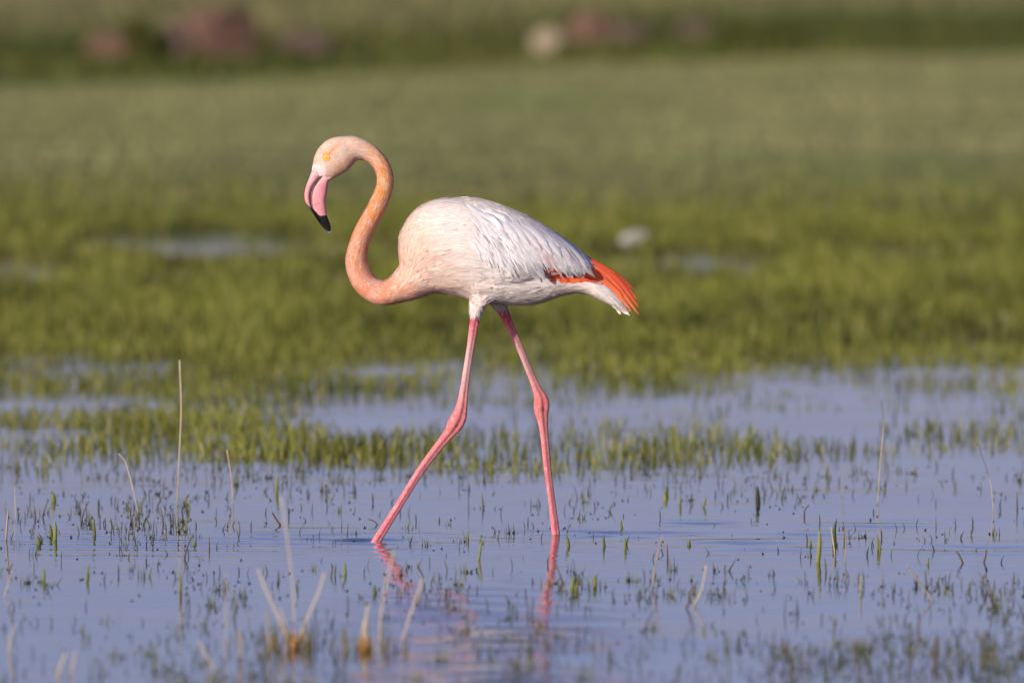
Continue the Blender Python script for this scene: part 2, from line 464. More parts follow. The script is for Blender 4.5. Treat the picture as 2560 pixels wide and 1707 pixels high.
# ------------------------------------------------------------------ stones on the bank
M_red = rock_mat('red brown stone', (0.060, 0.033, 0.020), (0.19, 0.105, 0.066))
M_brown = rock_mat('dark brown stone', (0.060, 0.040, 0.028), (0.14, 0.095, 0.065))
M_pale = rock_mat('pale stone', (0.25, 0.20, 0.125), (0.38, 0.31, 0.21))
M_chalk = rock_mat('whitish stone', (0.26, 0.27, 0.24), (0.40, 0.41, 0.38))
def stone(name, mat, px0, px1, py_top, py_base, seed, label, group=None, depth=0.8, cat='stone', D=None):
    if D is None:
        D = 30 * 1.8 / (1.8 - (Z0PX - py_base) / 1000)
        for _ in range(30):          # the base rests on the ground sheet
            cx = ((px0 + px1) / 2 - 1280) / 1000 * D / 30
            gz = float(ground_h(np.array([cx]), np.array([D - 30.0]))[0])
            D = 0.5 * D + 0.5 * 30 * (1.8 - gz) / (1.8 - (Z0PX - py_base) / 1000)
    s = D / 30
    w = (px1 - px0) / 1000 * s; h = (py_base - py_top) / 1000 * s
    cx = ((px0 + px1) / 2 - 1280) / 1000 * s
    gz = float(ground_h(np.array([cx]), np.array([D - 30.0]))[0])
    rs = np.random.default_rng(seed)
    bm = bmesh.new()
    bmesh.ops.create_icosphere(bm, subdivisions=4, radius=1.0)
    dirs = rs.normal(size=(11, 3)); dirs /= np.linalg.norm(dirs, axis=1)[:, None]; lim = rs.uniform(0.62, 0.92, 11)
    for v in bm.verts:
        p = np.array(v.co); p0 = p.copy()
        for d_, l_ in zip(dirs, lim):           # flat broken faces
            t = p @ d_
            if t > l_: p = p - d_ * (t - l_) * 0.85
        p *= 1 + 0.05 * math.sin(7 * p0[0] + seed) * math.sin(6 * p0[1] + 2) + 0.03 * math.sin(15 * p0[2] + seed)
        v.co = (p[0] * w * 0.58, p[1] * w * 0.5 * depth, p[2] * h * 0.74 + h * 0.42)
    me = bpy.data.meshes.new(name)
    bm.to_mesh(me); bm.free()
    o = link(name, me, mat)
    o.location = (cx, D - 30, gz)
    o.rotation_euler = (0, 0, 0)
    return tag(o, label, cat, group)
SG = 'stones along the lush bank'
stone('boulder', M_red, 430, 645, 28, 148, 3, 'largest reddish brown boulder on the green bank', SG)
stone('boulder', M_brown, 400, 480, 62, 146, 5, 'dark boulder leaning against the largest reddish boulder', SG)
stone('stone', M_red, 205, 330, 88, 140, 8, 'low reddish stone with a green bush beside it', SG)
stone('stone', M_brown, 690, 870, 88, 136, 12, 'long flat dark brown stone on the bank', SG)
stone('stone', M_pale, 1330, 1405, 72, 134, 17, 'pale cream stone among the brown stones', SG)
stone('stone', M_red, 1424, 1530, 40, 108, 21, 'red stone with a low brown one joined to its side', SG)
stone('stone', M_brown, 1520, 1625, 62, 104, 26, 'low brown stone beside the red stone', SG)
stone('stone', M_brown, 1690, 1810, 60, 106, 31, 'brown stone at the foot of the dark green bank', SG)
stone('pebble', M_chalk, 1548, 1628, 580, 614, 35, 'whitish stone lying alone in the marsh grass behind the tail', None, 0.7)
stone('pebble', M_chalk, 2505, 2535, 786, 806, 38, 'tiny whitish stone far out in the dense grass', None, 0.8)

# low dark bush between the stones
def bush(px, py_base, w, h, n, seed, label):
    D = 30 * 1.8 / (1.8 - (Z0PX - py_base) / 1000)
    for _ in range(30):
        cx = (px - 1280) / 1000 * D / 30
        gz = float(ground_h(np.array([cx]), np.array([D - 30.0]))[0])
        D = 0.5 * D + 0.5 * 30 * (1.8 - gz) / (1.8 - (Z0PX - py_base) / 1000)
    rs = np.random.default_rng(seed)
    e = tag(link('bush', None), label, 'bush'); e.location = (cx, D - 30, gz)
    az = rs.uniform(0, 6.28, n); r = np.sqrt(rs.random(n)) * w / 2; z = rs.random(n) ** 0.8 * h
    r *= np.sqrt(np.clip(1.05 - (z / h) ** 2, 0.05, 1))
    R = np.stack([r * np.cos(az), r * np.sin(az), z], -1)
    hh = rs.uniform(0.03, 0.06, n)
    c = mix(np.repeat(np.array([[0.070, 0.090, 0.016]]), n, 0), np.array([0.13, 0.14, 0.03]), rs.random(n))
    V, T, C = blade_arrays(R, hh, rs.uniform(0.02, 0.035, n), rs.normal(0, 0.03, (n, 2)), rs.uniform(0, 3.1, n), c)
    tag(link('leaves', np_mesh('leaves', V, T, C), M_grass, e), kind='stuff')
    VV, TT = [], []
    V, T, C = blade_arrays(np.zeros((9, 3)) + rs.normal(0, 0.03, (9, 3)) * [1, 1, 0], np.full(9, h * 0.85), np.full(9, 0.012),
                           rs.normal(0, w / 4, (9, 2)), rs.uniform(0, 3.1, 9), np.repeat(np.array([[0.07, 0.05, 0.03]]), 9, 0))
    link('branches', np_mesh('branches', V, T, C), M_stem, e)
bush(352, 145, 0.24, 0.24, 1500, 4, 'dark green leafy bush between the low stone and the dark boulder')
bush(1880, 112, 0.75, 0.16, 2500, 6, 'wide low dark green bush past the last brown stone')

# ------------------------------------------------------------------ plants standing in the water
MARKS = [((729, 1622), 'the fan of dry stalks'), ((914, 1628), 'the loose clump of dry stalks'), ((442, 1262), 'the tallest straw stem'), ((940, 1354), 'the near leg of the flamingo'), ((1390, 1338), 'the far leg of the flamingo'),
         ((2045, 1407), 'the broad light green shoot'), ((2195, 1255), 'the tall wavy pale stem'), ((1733, 1517), 'the curved straw stem'), ((2336, 1503), 'the steeply tilted tan stem'), ((1631, 1468), 'the slanting tan stem'),
         ((143, 1690), 'the stout leaning pale stalk'), ((2484, 1278), 'the thin arched pale stem'), ((346, 1283), 'the stem with the hooked tip'), ((14, 1350), 'the reddish brown stalk'), ((700, 1313), 'the short slanting twig'), ((2408, 1408), 'the tilted dark twig')]
MARKP = [(G(*m_), t_) for m_, t_ in MARKS]
NUM = {1: 'one', 2: 'two', 3: 'three', 4: 'four', 5: 'five', 6: 'six', 7: 'seven'}
def near_mark(g):
    # nearness as the eye judges it over the water: depth counts less than breadth
    return min(MARKP, key=lambda m_: math.hypot(m_[0].x - g.x, (m_[0].y - g.y) * 0.25))[1]
def tube_mesh(name, pts, rad, colr, sides=6):
    pts = [Vector(p) for p in pts]
    V, T, C = [], [], []
    for i, p in enumerate(pts):
        t = (pts[min(i + 1, len(pts) - 1)] - pts[max(i - 1, 0)]).normalized()
        a = t.cross(Vector((0, 1, 0.01))).normalized(); b = t.cross(a)
        for k in range(sides):
            an = 2 * math.pi * k / sides
            V.append(p + (a * math.cos(an) + b * math.sin(an)) * rad[i]); C.append(colr[i])
    for i in range(len(pts) - 1):
        for k in range(sides):
            a0 = i * sides + k; a1 = i * sides + (k + 1) % sides
            T += [(a0, a1, a1 + sides), (a0, a1 + sides, a0 + sides)]
    V.append(pts[-1]); C.append(colr[-1]); L = len(V) - 1; s0 = (len(pts) - 1) * sides
    for k in range(sides): T.append((s0 + k, s0 + (k + 1) % sides, L))
    return np_mesh(name, np.array([list(v) for v in V]), T, np.array(C), True)

def curve_pts(p0, p1, p2, n=9):
    return [p0 * (1 - t) ** 2 + p1 * 2 * t * (1 - t) + p2 * t * t for t in np.linspace(0, 1, n)]

STRAW = (0.46, 0.38, 0.25); TAN = (0.32, 0.25, 0.15); BROWN = (0.10, 0.065, 0.035); GREEN = (0.16, 0.19, 0.035); DGREEN = (0.07, 0.09, 0.02)
def px_stem(path, r0, r1, cbase, ctip, parent_loc, root=None):
    """photo pixels (first one at the water line) -> tube in a plane facing the camera at the depth of the root"""
    g = root or G(*path[0])
    pts = [P(px, py, g.y) for px, py in path]
    pts[0] = Vector((pts[0].x, g.y, 0)) if root is None else pts[0]
    below = pts[0] + (pts[0] - pts[1]).normalized() * 0.05; below.z = min(below.z, -0.05)
    # smooth
    full = [below] + pts
    out = []
    for i in range(len(full) - 1):
        for t in np.linspace(0, 1, 5)[:-1]:
            a = full[max(i - 1, 0)]; b = full[i]; c = full[i + 1]; d = full[min(i + 2, len(full) - 1)]
            out.append(0.5 * ((2 * b) + (c - a) * t + (2 * a - 5 * b + 4 * c - d) * t * t + (3 * b - a - 3 * c + d) * t ** 3))
    out.append(full[-1])
    n = len(out)
    rad = [r0 + (r1 - r0) * i / (n - 1) for i in range(n)]
    cb, ct = np.array(cbase), np.array(ctip)
    cs = [cb * (1 - min(1, i / (n * 0.45))) + ct * min(1, i / (n * 0.45)) for i in range(n)]
    return tube_mesh('stem', [p - parent_loc for p in out], rad, cs)

def lone_stem(name, path, r0, r1, cb, ct, label, cat='stem', group=None):
    g = G(*path[0])
    me = px_stem(path, r0, r1, cb, ct, g)
    o = link(name, me, M_stem); o.location = g
    return tag(o, label, cat, group)

lone_stem('dry_stem', [(442, 1262), (449, 1120), (453, 1020), (449, 900)], 0.0016, 0.0022, BROWN, STRAW, 'tallest straight straw coloured stem standing upright in the water')
lone_stem('dry_stem', [(346, 1283), (330, 1215), (313, 1155), (295, 1134)], 0.0020, 0.0012, BROWN, STRAW, 'bent straw stem with a hooked tip near the tallest stem')
lone_stem('dry_stem', [(582, 1258), (579, 1200), (567, 1124)], 0.0014, 0.0020, TAN, (0.40, 0.30, 0.22), 'short pinkish straw stem leaning between tallest stem and flamingo')
lone_stem('dry_stem', [(2195, 1255), (2201, 1160), (2209, 1072), (2204, 1000)], 0.0016, 0.0011, TAN, STRAW, 'tall thin wavy pale stem rising behind the flamingo on open water')
lone_stem('dry_stem', [(2484, 1278), (2479, 1220), (2466, 1170), (2438, 1092)], 0.0013, 0.0009, TAN, STRAW, 'thin arched pale stem far from the flamingo beside the grass strip')
lone_stem('dry_stem', [(2103, 1235), (2108, 1200), (2110, 1166)], 0.0012, 0.0008, TAN, (0.3, 0.27, 0.15), 'very short thin stem next to the tall wavy pale stem')
lone_stem('dry_stem', [(1631, 1468), (1642, 1400), (1658, 1337)], 0.0022, 0.0014, BROWN, TAN, 'slanting tan stem in front of the rippled water by the far leg')
lone_stem('dry_stem', [(1733, 1517), (1755, 1475), (1766, 1413)], 0.0022, 0.0018, BROWN, STRAW, 'curved straw stem crossing a short dark one')
lone_stem('dry_stem', [(1717, 1522), (1728, 1495), (1738, 1466)], 0.0024, 0.0018, BROWN, BROWN, 'short dark brown stem beside the curved straw one')
lone_stem('dry_stem', [(2336, 1503), (2305, 1465), (2268, 1413)], 0.0026, 0.0012, BROWN, TAN, 'tan stem tilted steeply with a dark broken base')
lone_stem('dry_stem', [(2153, 1489), (2152, 1465), (2153, 1440)], 0.0030, 0.0018, BROWN, TAN, 'stubby brown stem standing near the pair of green blades')
lone_stem('dry_stem', [(2088, 1386), (2083, 1350), (2078, 1318)], 0.0020, 0.0012, BROWN, STRAW, 'dry straw blade directly beside the dark green blade')
lone_stem('dry_stem', [(2114, 1408), (2115, 1365), (2113, 1321)], 0.0014, 0.0010, BROWN, TAN, 'thin brown upright stem beside the two broad green blades')
lone_stem('dry_stem', [(563, 1642), (565, 1540), (564, 1436)], 0.0012, 0.0010, TAN, STRAW, 'thin straight pale stem beside the fan of dry stalks')
lone_stem('dry_stem', [(601, 1646), (600, 1610), (597, 1576)], 0.0030, 0.0030, BROWN, TAN, 'thick brown broken stalk between thin stem and fan of stalks')
lone_stem('dry_stem', [(675, 1628), (671, 1580), (666, 1528)], 0.0026, 0.0018, BROWN, TAN, 'dark brown stalk touching the fan of dry stalks')
lone_stem('dry_stem', [(536, 1676), (515, 1640), (495, 1604)], 0.0026, 0.0018, TAN, STRAW, 'leaning straw stalk low in the water left of the brown stalk'.replace(' left of', ' by'))
lone_stem('dry_stem', [(143, 1690), (153, 1660), (163, 1634)], 0.0034, 0.0022, TAN, STRAW, 'stout pale stalk leaning over at the near water, alone')
lone_stem('dry_stem', [(178, 1680), (184, 1650), (188, 1628)], 0.0022, 0.0018, TAN, STRAW, 'slim pale stalk beside the stout leaning pale stalk')
lone_stem('dry_stem', [(20, 1630), (27, 1590), (34, 1562)], 0.0026, 0.0014, TAN, STRAW, 'pale stalk bending out of the water among dark tufts')
lone_stem('dry_stem', [(10, 1490), (18, 1465), (28, 1430)], 0.0014, 0.0010, TAN, STRAW, 'fine pale stem behind the dark tufts')
lone_stem('dry_stem', [(14, 1350), (17, 1310), (20, 1278)], 0.0030, 0.0022, BROWN, TAN, 'reddish brown stalk at the end of the green tuft patch')
lone_stem('dry_stem', [(38, 1296), (37, 1260), (36, 1218)], 0.0010, 0.0008, TAN, STRAW, 'hair thin straw stem over the green tuft patch')
lone_stem('twig', [(700, 1313), (690, 1298), (680, 1281)], 0.0028, 0.0020, (0.045, 0.03, 0.02), BROWN, 'short dark slanting twig near the fine pale stems', 'twig')
lone_stem('twig', [(2011, 1290), (2013, 1274), (2023, 1262)], 0.0024, 0.0014, (0.045, 0.03, 0.02), BROWN, 'small forked brown twig behind the broad green blades', 'twig')
lone_stem('twig', [(460, 1262), (462, 1252), (472, 1236)], 0.0030, 0.0018, (0.045, 0.03, 0.02), BROWN, 'dark crooked twig at the foot of the tallest stem', 'twig')
lone_stem('twig', [(944, 1312), (932, 1302), (921, 1298)], 0.0016, 0.0012, (0.045, 0.03, 0.02), BROWN, 'dark bent twig just behind the near leg', 'twig')
lone_stem('twig', [(2408, 1408), (2400, 1390), (2392, 1378)], 0.0026, 0.0016, (0.045, 0.03, 0.02), BROWN, 'dark twig tilted over open water, past the green blades', 'twig')
lone_stem('twig', [(2461, 1406), (2465, 1390), (2467, 1374)], 0.0024, 0.0016, (0.045, 0.03, 0.02), BROWN, 'upright dark twig next to the tilted dark twig', 'twig')

def clump(name, base, stems, label, seed, nb, h0=0.02, h1=0.07, spread=0.045):
    """fan of dry stalks (each a part) rising from a brown butt with short blades"""
    g = G(*base)
    e = tag(link(name, None), label, 'reed clump'); e.location = g
    for path, r0, r1 in stems:
        gy = G(*path[0]).y
        me = px_stem(path, r0, r1, TAN, (0.52, 0.43, 0.29), g, root=Vector((0, gy, 0)))
        link('stalk', me, M_stem, e)
    rs = np.random.default_rng(seed)
    R = np.stack([rs.normal(0, spread, nb), rs.normal(0, 0.10, nb), np.full(nb, -0.04)], -1)
    hh = rs.uniform(h0, h1, nb) + 0.04
    c = np.where((rs.random(nb) < 0.5)[:, None], np.array([[0.11, 0.13, 0.03]]), np.array([[0.20, 0.135, 0.06]])) * rs.uniform(0.6, 1.3, (nb, 1))
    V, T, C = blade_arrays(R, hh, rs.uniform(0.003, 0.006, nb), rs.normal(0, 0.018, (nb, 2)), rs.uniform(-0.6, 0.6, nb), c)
    tag(link('short_blades', np_mesh('short_blades', V, T, C), M_grass, e), kind='stuff')
    R = np.stack([rs.normal(0, 0.006, 26), rs.normal(0, 0.02, 26), np.full(26, -0.03)], -1)
    V, T, C = blade_arrays(R, rs.uniform(0.04, 0.075, 26), np.full(26, 0.006), rs.normal(0, 0.012, (26, 2)), rs.uniform(-0.8, 0.8, 26),
                           np.array([[0.34, 0.19, 0.06]]) * rs.uniform(0.5, 1.3, (26, 1)))
    tag(link('butt', np_mesh('butt', V, T, C), M_stem, e), kind='stuff')
clump('reed_clump', (729, 1622), [([(724, 1615), (690, 1530), (662, 1470), (645, 1423)], 0.0026, 0.0021), ([(740, 1612), (775, 1530), (797, 1480), (811, 1431)], 0.0025, 0.0020),
      ([(735, 1612), (734, 1500), (722, 1380), (703, 1240)], 0.0012, 0.0016), ([(730, 1612), (712, 1560), (700, 1520)], 0.0018, 0.0012)],
      'fan of three long pale dry stalks rising from an orange brown butt', 21, 34, spread=0.034)
clump('reed_clump', (914, 1628), [([(914, 1622), (914, 1560), (921, 1511)], 0.0030, 0.0022), ([(949, 1604), (952, 1540), (965, 1460), (985, 1378)], 0.0023, 0.0016),
      ([(1005, 1602), (1025, 1540), (1043, 1490), (1057, 1447)], 0.0018, 0.0022), ([(908, 1622), (906, 1590), (911, 1550)], 0.0022, 0.0016)],
      'loose clump of pale dry stalks beside the reflection of the near leg', 22, 24, spread=0.035)

def leaf_blade(path, w, c, label, group=None):
    """one broad green blade, a keeled strip with thickness in its fold"""
    g = G(*path[0])
    pts = [P(px, py, g.y) - g for px, py in path]
    pts = [Vector((pts[0].x, 0, -0.05))] + pts
    V, T, C = [], [], []
    n = len(pts)
    prof = [0.7] + [1.0 - 0.97 * (i / (n - 2)) ** 2.2 for i in range(n - 1)]
    for i, p in enumerate(pts):
        hw = w * prof[i] / 2
        V += [p + Vector((-hw, 0.001, 0)), p + Vector((0.15 * hw, -hw * 0.8, 0)), p + Vector((hw, hw * 0.3, 0))]
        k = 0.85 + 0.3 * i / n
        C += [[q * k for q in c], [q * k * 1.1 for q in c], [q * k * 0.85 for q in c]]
    for i in range(n - 1):
        a = i * 3
        for j in (0, 1):
            T += [(a + j, a + j + 1, a + j + 4), (a + j, a + j + 4, a + j + 3)]
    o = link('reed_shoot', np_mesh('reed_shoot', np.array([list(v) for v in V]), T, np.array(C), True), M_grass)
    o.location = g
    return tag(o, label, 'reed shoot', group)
def path3(bx, by, tx, ty, bow=0):
    return [(bx, by), (bx + (tx - bx) * 0.25 - bow * 0.7, by + (ty - by) * 0.3), (bx + (tx - bx) * 0.5 - bow, by + (ty - by) * 0.6), (bx + (tx - bx) * 0.8 - bow * 0.5, by + (ty - by) * 0.85), (tx, ty)]
leaf_blade(path3(2045, 1407, 2049, 1321, -3), 0.0115, (0.22, 0.25, 0.065), 'broad light green blade, taller of the pair standing in open water')
leaf_blade(path3(2088, 1360, 2093, 1296, 4), 0.0100, (0.060, 0.085, 0.018), 'broad dark green curved blade behind the light green one')
BG = 'upright green blades in the water'
for i, (bx, by, tx, ty, w) in enumerate([(1422, 1366, 1411, 1332, .008), (1511, 1366, 1510, 1336, .007), (1563, 1374, 1562, 1344, .007), (1555, 1322, 1553, 1298, .007), (1197, 1400, 1206, 1340, .006),
        (136, 1352, 136, 1300, .011), (128, 1342, 122, 1308, .009), (96, 1362, 91, 1338, .013), (236, 1338, 235, 1296, .008), (691, 1232, 696, 1184, .009), (134, 1254, 131, 1230, .013),
        (1666, 1236, 1665, 1214, .010), (1758, 1268, 1766, 1242, .007), (1896, 1258, 1893, 1214, .012), (1700, 1268, 1701, 1238, .006), (2196, 1374, 2194, 1334, .005), (2201, 1380, 2199, 1345, .005),
        (1487, 1468, 1486, 1438, .010), (1430, 1475, 1434, 1442, .010), (1440, 1478, 1449, 1446, .008), (938, 1484, 936, 1462, .010), (863, 1436, 860, 1404, .007), (450, 1480, 449, 1428, .007),
        (107, 1456, 108, 1420, .008), (217, 1450, 222, 1410, .007), (1723, 1364, 1725, 1352, .010), (2026, 1366, 2028, 1350, .008), (487, 1364, 486, 1352, .009), (1665, 1252, 1664, 1236, .012), (2320, 1412, 2322, 1392, .006)]):
    leaf_blade(path3(bx, by, tx, ty, random.uniform(-2, 2)), w, tuple(np.array(GREEN) * random.uniform(0.6, 1.3)) if i != 13 else (0.035, 0.04, 0.012), f'single {"broad" if w > .0085 else "narrow"} upright green shoot in the water around {near_mark(G(bx, by))}' if i != 13 else 'stubby blackish green shoot standing in open water', BG)

# tufts and stalks in the open water: prototypes shared by many individuals
protos = []
def tuft_mesh(kind, seed):
    rs = np.random.default_rng(seed)
    if kind == 'tuft':
        nb = rs.integers(3, 8)
        R = np.stack([rs.normal(0, 0.010, nb), rs.normal(0, 0.012, nb), np.full(nb, -0.035)], -1)
        hh = rs.uniform(0.012, 0.045, nb) + 0.035
        c = mix(np.repeat(np.array([[0.038, 0.048, 0.012]]), nb, 0), np.array([0.15, 0.165, 0.036]), rs.random(nb))
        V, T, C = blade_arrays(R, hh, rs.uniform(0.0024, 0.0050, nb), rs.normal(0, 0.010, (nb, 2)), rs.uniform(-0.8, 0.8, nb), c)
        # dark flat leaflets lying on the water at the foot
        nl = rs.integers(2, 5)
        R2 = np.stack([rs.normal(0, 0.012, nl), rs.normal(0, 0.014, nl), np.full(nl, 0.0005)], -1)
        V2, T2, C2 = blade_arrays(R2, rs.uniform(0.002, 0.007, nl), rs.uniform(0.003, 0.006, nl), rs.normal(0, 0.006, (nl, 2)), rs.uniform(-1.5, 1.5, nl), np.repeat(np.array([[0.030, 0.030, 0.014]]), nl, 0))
        return np_mesh('grass_tuft', np.concatenate([V, V2]), np.concatenate([T, T2 + len(V)]), np.concatenate([C, C2]))
    if kind == 'stalk':
        h = rs.uniform(0.016, 0.05); dx = rs.normal(0, 0.35) * h
        pts = curve_pts(Vector((0, 0, -0.04)), Vector((dx * 0.1, 0, h * 0.4)), Vector((dx, 0, h)), 6)
        c0 = np.array([0.035, 0.026, 0.016]); c1 = np.array([0.15, 0.105, 0.06])
        return tube_mesh('broken_stalk', pts, [0.0020, 0.0022, 0.002, 0.0017, 0.0014, 0.0009], [c0 + (c1 - c0) * k / 5 for k in range(6)], 5)
for s in range(12): protos.append(('grass_tuft', tuft_mesh('tuft', 100 + s), int(np.random.default_rng(100 + s).integers(3, 8))))
sprotos = [tuft_mesh('stalk', 200 + s) for s in range(9)]

def dens_water(px, py):
    """how thickly the photograph shows plants in the open water"""
    d = 0.42 + 0 * px
    d += 2.2 * np.exp(-((py - 1332) / 24) ** 2) * smooth(760, 300, px)          # green patch at the side
    d += 0.8 * np.exp(-((py - 1290) / 40) ** 2) * smooth(1000, 600, px)
    d += 0.9 * smooth(1215, 1175, py)                                            # foot of the grass strip
    d += 0.7 * np.exp(-((py - 1470) / 30) ** 2) * (0.4 + smooth(1300, 1500, px))
    d += 0.6 * smooth(1540, 1640, py) * (1 - 0.75 * np.exp(-((px - 1180) / 190) ** 2))
    d += 1.3 * np.exp(-((py - 1645) / 45) ** 2) * smooth(1750, 2000, px)
    d *= 1 - 0.6 * np.exp(-((py - 1395) / 45) ** 2) * smooth(250, 700, px)
    d *= 1 - 0.75 * np.exp(-((px - 1700) / 400) ** 2 - ((py - 1330) / 30) ** 2)
    return d
def water_spots(n, seed, y0=1165, y1=1730):
    rs = np.random.default_rng(seed)
    out = []
    while len(out) < n:
        px, py = rs.uniform(-150, 2710), rs.uniform(y0, y1)
        g = G(px, py)
        nz = vnoise(np.array([g.x * 4.5]), np.array([g.y * 0.9 + 50]), 1)[0] * 0.6 + vnoise(np.array([g.x * 14]), np.array([g.y * 2.6 + 50]), 2)[0] * 0.4
        if rs.random() * 2.4 < dens_water(np.array(px), py) * (0.25 + 2.4 * max(0, nz - 0.36) * 2):
            out.append(g)
    return out
first = {}
for g in water_spots(290, 5):
    k = random.randrange(len(protos))
    name, me, nbl = protos[k]
    o = link(name, me, M_grass)
    s = random.uniform(0.55, 1.05)
    o.location = g; o.scale = (s, s, s * random.uniform(0.7, 1.15)); o.rotation_euler = (0, 0, random.uniform(-0.9, 0.9))
    tag(o, f'{"low" if s < 0.8 else "taller"} tuft of {NUM[nbl]} green blades in the water around {near_mark(g)}', 'grass tuft', 'grass tufts in the open water')
for g in water_spots(130, 6, 1200):
    me = random.choice(sprotos)
    o = link('broken_stalk', me, M_stem)
    s = random.uniform(0.6, 1.15)
    o.location = g; o.scale = (s, s, s * random.uniform(0.7, 1.1)); o.rotation_euler = (0, 0, random.choice([0, math.pi]) + random.uniform(-0.8, 0.8))
    tag(o, f'{"tiny" if s < 0.85 else "small"} broken brown stalk poking out of the water around {near_mark(g)}', 'stalk', 'broken stalks in the open water')

# countless leaf tips just breaking the surface
sp = water_spots(3000, 8, 1160)
R = np.array([[p.x, p.y, -0.004] for p in sp]); n = len(R)
rs = np.random.default_rng(9)
tall = rs.random(n) < 0.5
hh = np.where(tall, rs.uniform(0.008, 0.030, n), rs.uniform(0.002, 0.006, n)) + 0.004
ww = np.where(tall, rs.uniform(0.0016, 0.0032, n), rs.uniform(0.002, 0.006, n))
c = np.where(tall[:, None], np.array([[0.075, 0.085, 0.022]]), np.array([[0.028, 0.029, 0.012]])) * rs.uniform(0.45, 1.4, (n, 1))
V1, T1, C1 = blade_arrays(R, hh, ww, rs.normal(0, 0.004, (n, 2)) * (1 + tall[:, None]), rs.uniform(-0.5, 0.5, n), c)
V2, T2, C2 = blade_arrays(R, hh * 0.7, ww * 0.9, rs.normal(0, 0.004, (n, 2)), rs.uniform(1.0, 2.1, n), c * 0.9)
tips = link('water_sprouts', np_mesh('water_sprouts', np.concatenate([V1, V2]), np.concatenate([T1, T2 + len(V1)]), np.concatenate([C1, C2])), M_grass)
tag(tips, 'tiny dark plant tips dotted all over the open water', 'water plants', kind='stuff')

# ------------------------------------------------------------------ the flamingo
ROOT = Vector((-0.115, 0.0, 0.0))
bird = tag(link('flamingo', None), 'pale pink flamingo wading with head lowered and neck in an S', 'flamingo')
bird.location = ROOT
def bpart(name, me, mat, parent=None):
    o = link(name, me, mat, parent or bird)
    if parent is None: o.location = -ROOT
    return o

def add_sweep(bm, secs, ns=28, power=2.0, groove=None):
    """secs: (centre Vector, unit axis of the height, half height, half width). Width runs along Y."""
    rings = []
    for (c, u, h, w) in secs:
        ring = []
        for k in range(ns):
            a = 2 * math.pi * k / ns
            ca, sa = math.cos(a), math.sin(a)
            e = 2.0 / power
            x = math.copysign(abs(ca) ** e, ca); y = math.copysign(abs(sa) ** e, sa)
            f = 1.0
            if groove:
                da = abs((a - groove[0] + math.pi) % (2 * math.pi) - math.pi)
                f = 1 - groove[1] * math.exp(-(da / groove[2]) ** 2)
            ring.append(bm.verts.new(c + u * (x * h * f) + Vector((0, 1, 0)) * (y * w * f)))
        rings.append(ring)
    for r0, r1 in zip(rings[:-1], rings[1:]):
        for k in range(ns):
            bm.faces.new((r0[k], r0[(k + 1) % ns], r1[(k + 1) % ns], r1[k]))
    bm.faces.new(rings[0][::-1]); bm.faces.new(rings[-1])

def catmull(rows, sub=5):
    rows = [np.array(r, float) for r in rows]
    out = []
    for i in range(len(rows) - 1):
        a = rows[max(i - 1, 0)]; b = rows[i]; c = rows[i + 1]; d = rows[min(i + 2, len(rows) - 1)]
        for t in np.linspace(0, 1, sub, endpoint=False):
            out.append(0.5 * (2 * b + (c - a) * t + (2 * a - 5 * b + 4 * c - d) * t * t + (3 * b - a - 3 * c + d) * t ** 3))
    out.append(rows[-1])
    return out

def sweep_path(rows, sub=5):
    """rows (px, py, half height px, half width px, Y) -> sections square to the path"""
    rr = catmull(rows, sub)
    secs = []
    for i, r in enumerate(rr):
        a, b = rr[max(i - 1, 0)], rr[min(i + 1, len(rr) - 1)]
        t = Vector((b[0] - a[0], 0, -(b[1] - a[1]))).normalized()
        u = Vector((-t.z, 0, t.x))
        secs.append((P(r[0], r[1], r[4]), u, max(r[2], 0.6) / 1000, max(r[3], 0.6) / 1000))
    return secs

def sweep_slices(rows, sub=4):
    """rows (px, top, bottom, half width px): upright slices of the trunk"""
    secs = []
    for r in catmull(rows, sub):
        top, bot = P(r[0], r[1]), P(r[0], r[2])
        secs.append(((top + bot) / 2, Vector((0, 0, 1)), max((top.z - bot.z) / 2, 0.001), max(r[3], 0.8) / 1000))
    return secs

NECK = [(866, 377, 38, 25), (880, 372.5, 32.5, 25), (893, 373, 28.5, 23.5), (908, 376, 24.5, 21), (927.5, 385, 21, 19.5), (943.5, 399.5, 19.8, 19), (954, 414.5, 19.8, 19), (960.5, 431.5, 20, 19.5), (963.3, 448, 20.3, 20),
        (961.5, 468, 20.5, 20), (954.5, 490, 21.3, 20.5), (940.5, 522, 22.4, 21), (925.7, 549, 22.8, 22), (909, 580, 23.3, 22.5), (898.5, 608, 23.6, 23), (892.5, 636, 25.8, 24),
        (891.5, 654, 27.4, 25), (896, 675, 28.4, 26), (906.5, 699, 28.8, 27), (924.5, 718.5, 29.4, 29), (949, 731, 30.4, 32), (971, 730.5, 31.2, 35), (992, 722.5, 35, 41),
        (1016, 710, 44, 50), (1045, 690, 55, 60), (1080, 670, 62, 66)]
HEAD = [(876, 376, 33, 25), (863, 380, 40, 28), (849, 386, 45, 30), (836, 394, 45, 30), (823.5, 407, 42, 28), (813, 420, 36, 24), (804, 431, 28, 18), (798, 440, 22, 13)]
# shoulder, breast, back and the bulk of the folded wings
BULK = [(996.5, 596, 634, 10), (999, 586, 652, 24), (1004, 575, 672, 38), (1013, 556, 694, 52), (1027, 536, 714, 65), (1047, 518, 727, 77), (1073, 504.5, 731, 88), (1107, 496.5, 734, 97), (1148, 494, 741, 104),
        (1180, 495, 750, 106), (1220, 503, 755, 105), (1255, 514, 751, 102), (1289, 527.5, 737, 97), (1331, 547, 716, 88), (1373, 571, 704, 76), (1415, 599, 701, 60), (1451, 629.5, 696, 42), (1474, 650, 688, 26), (1490, 664, 680, 12)]
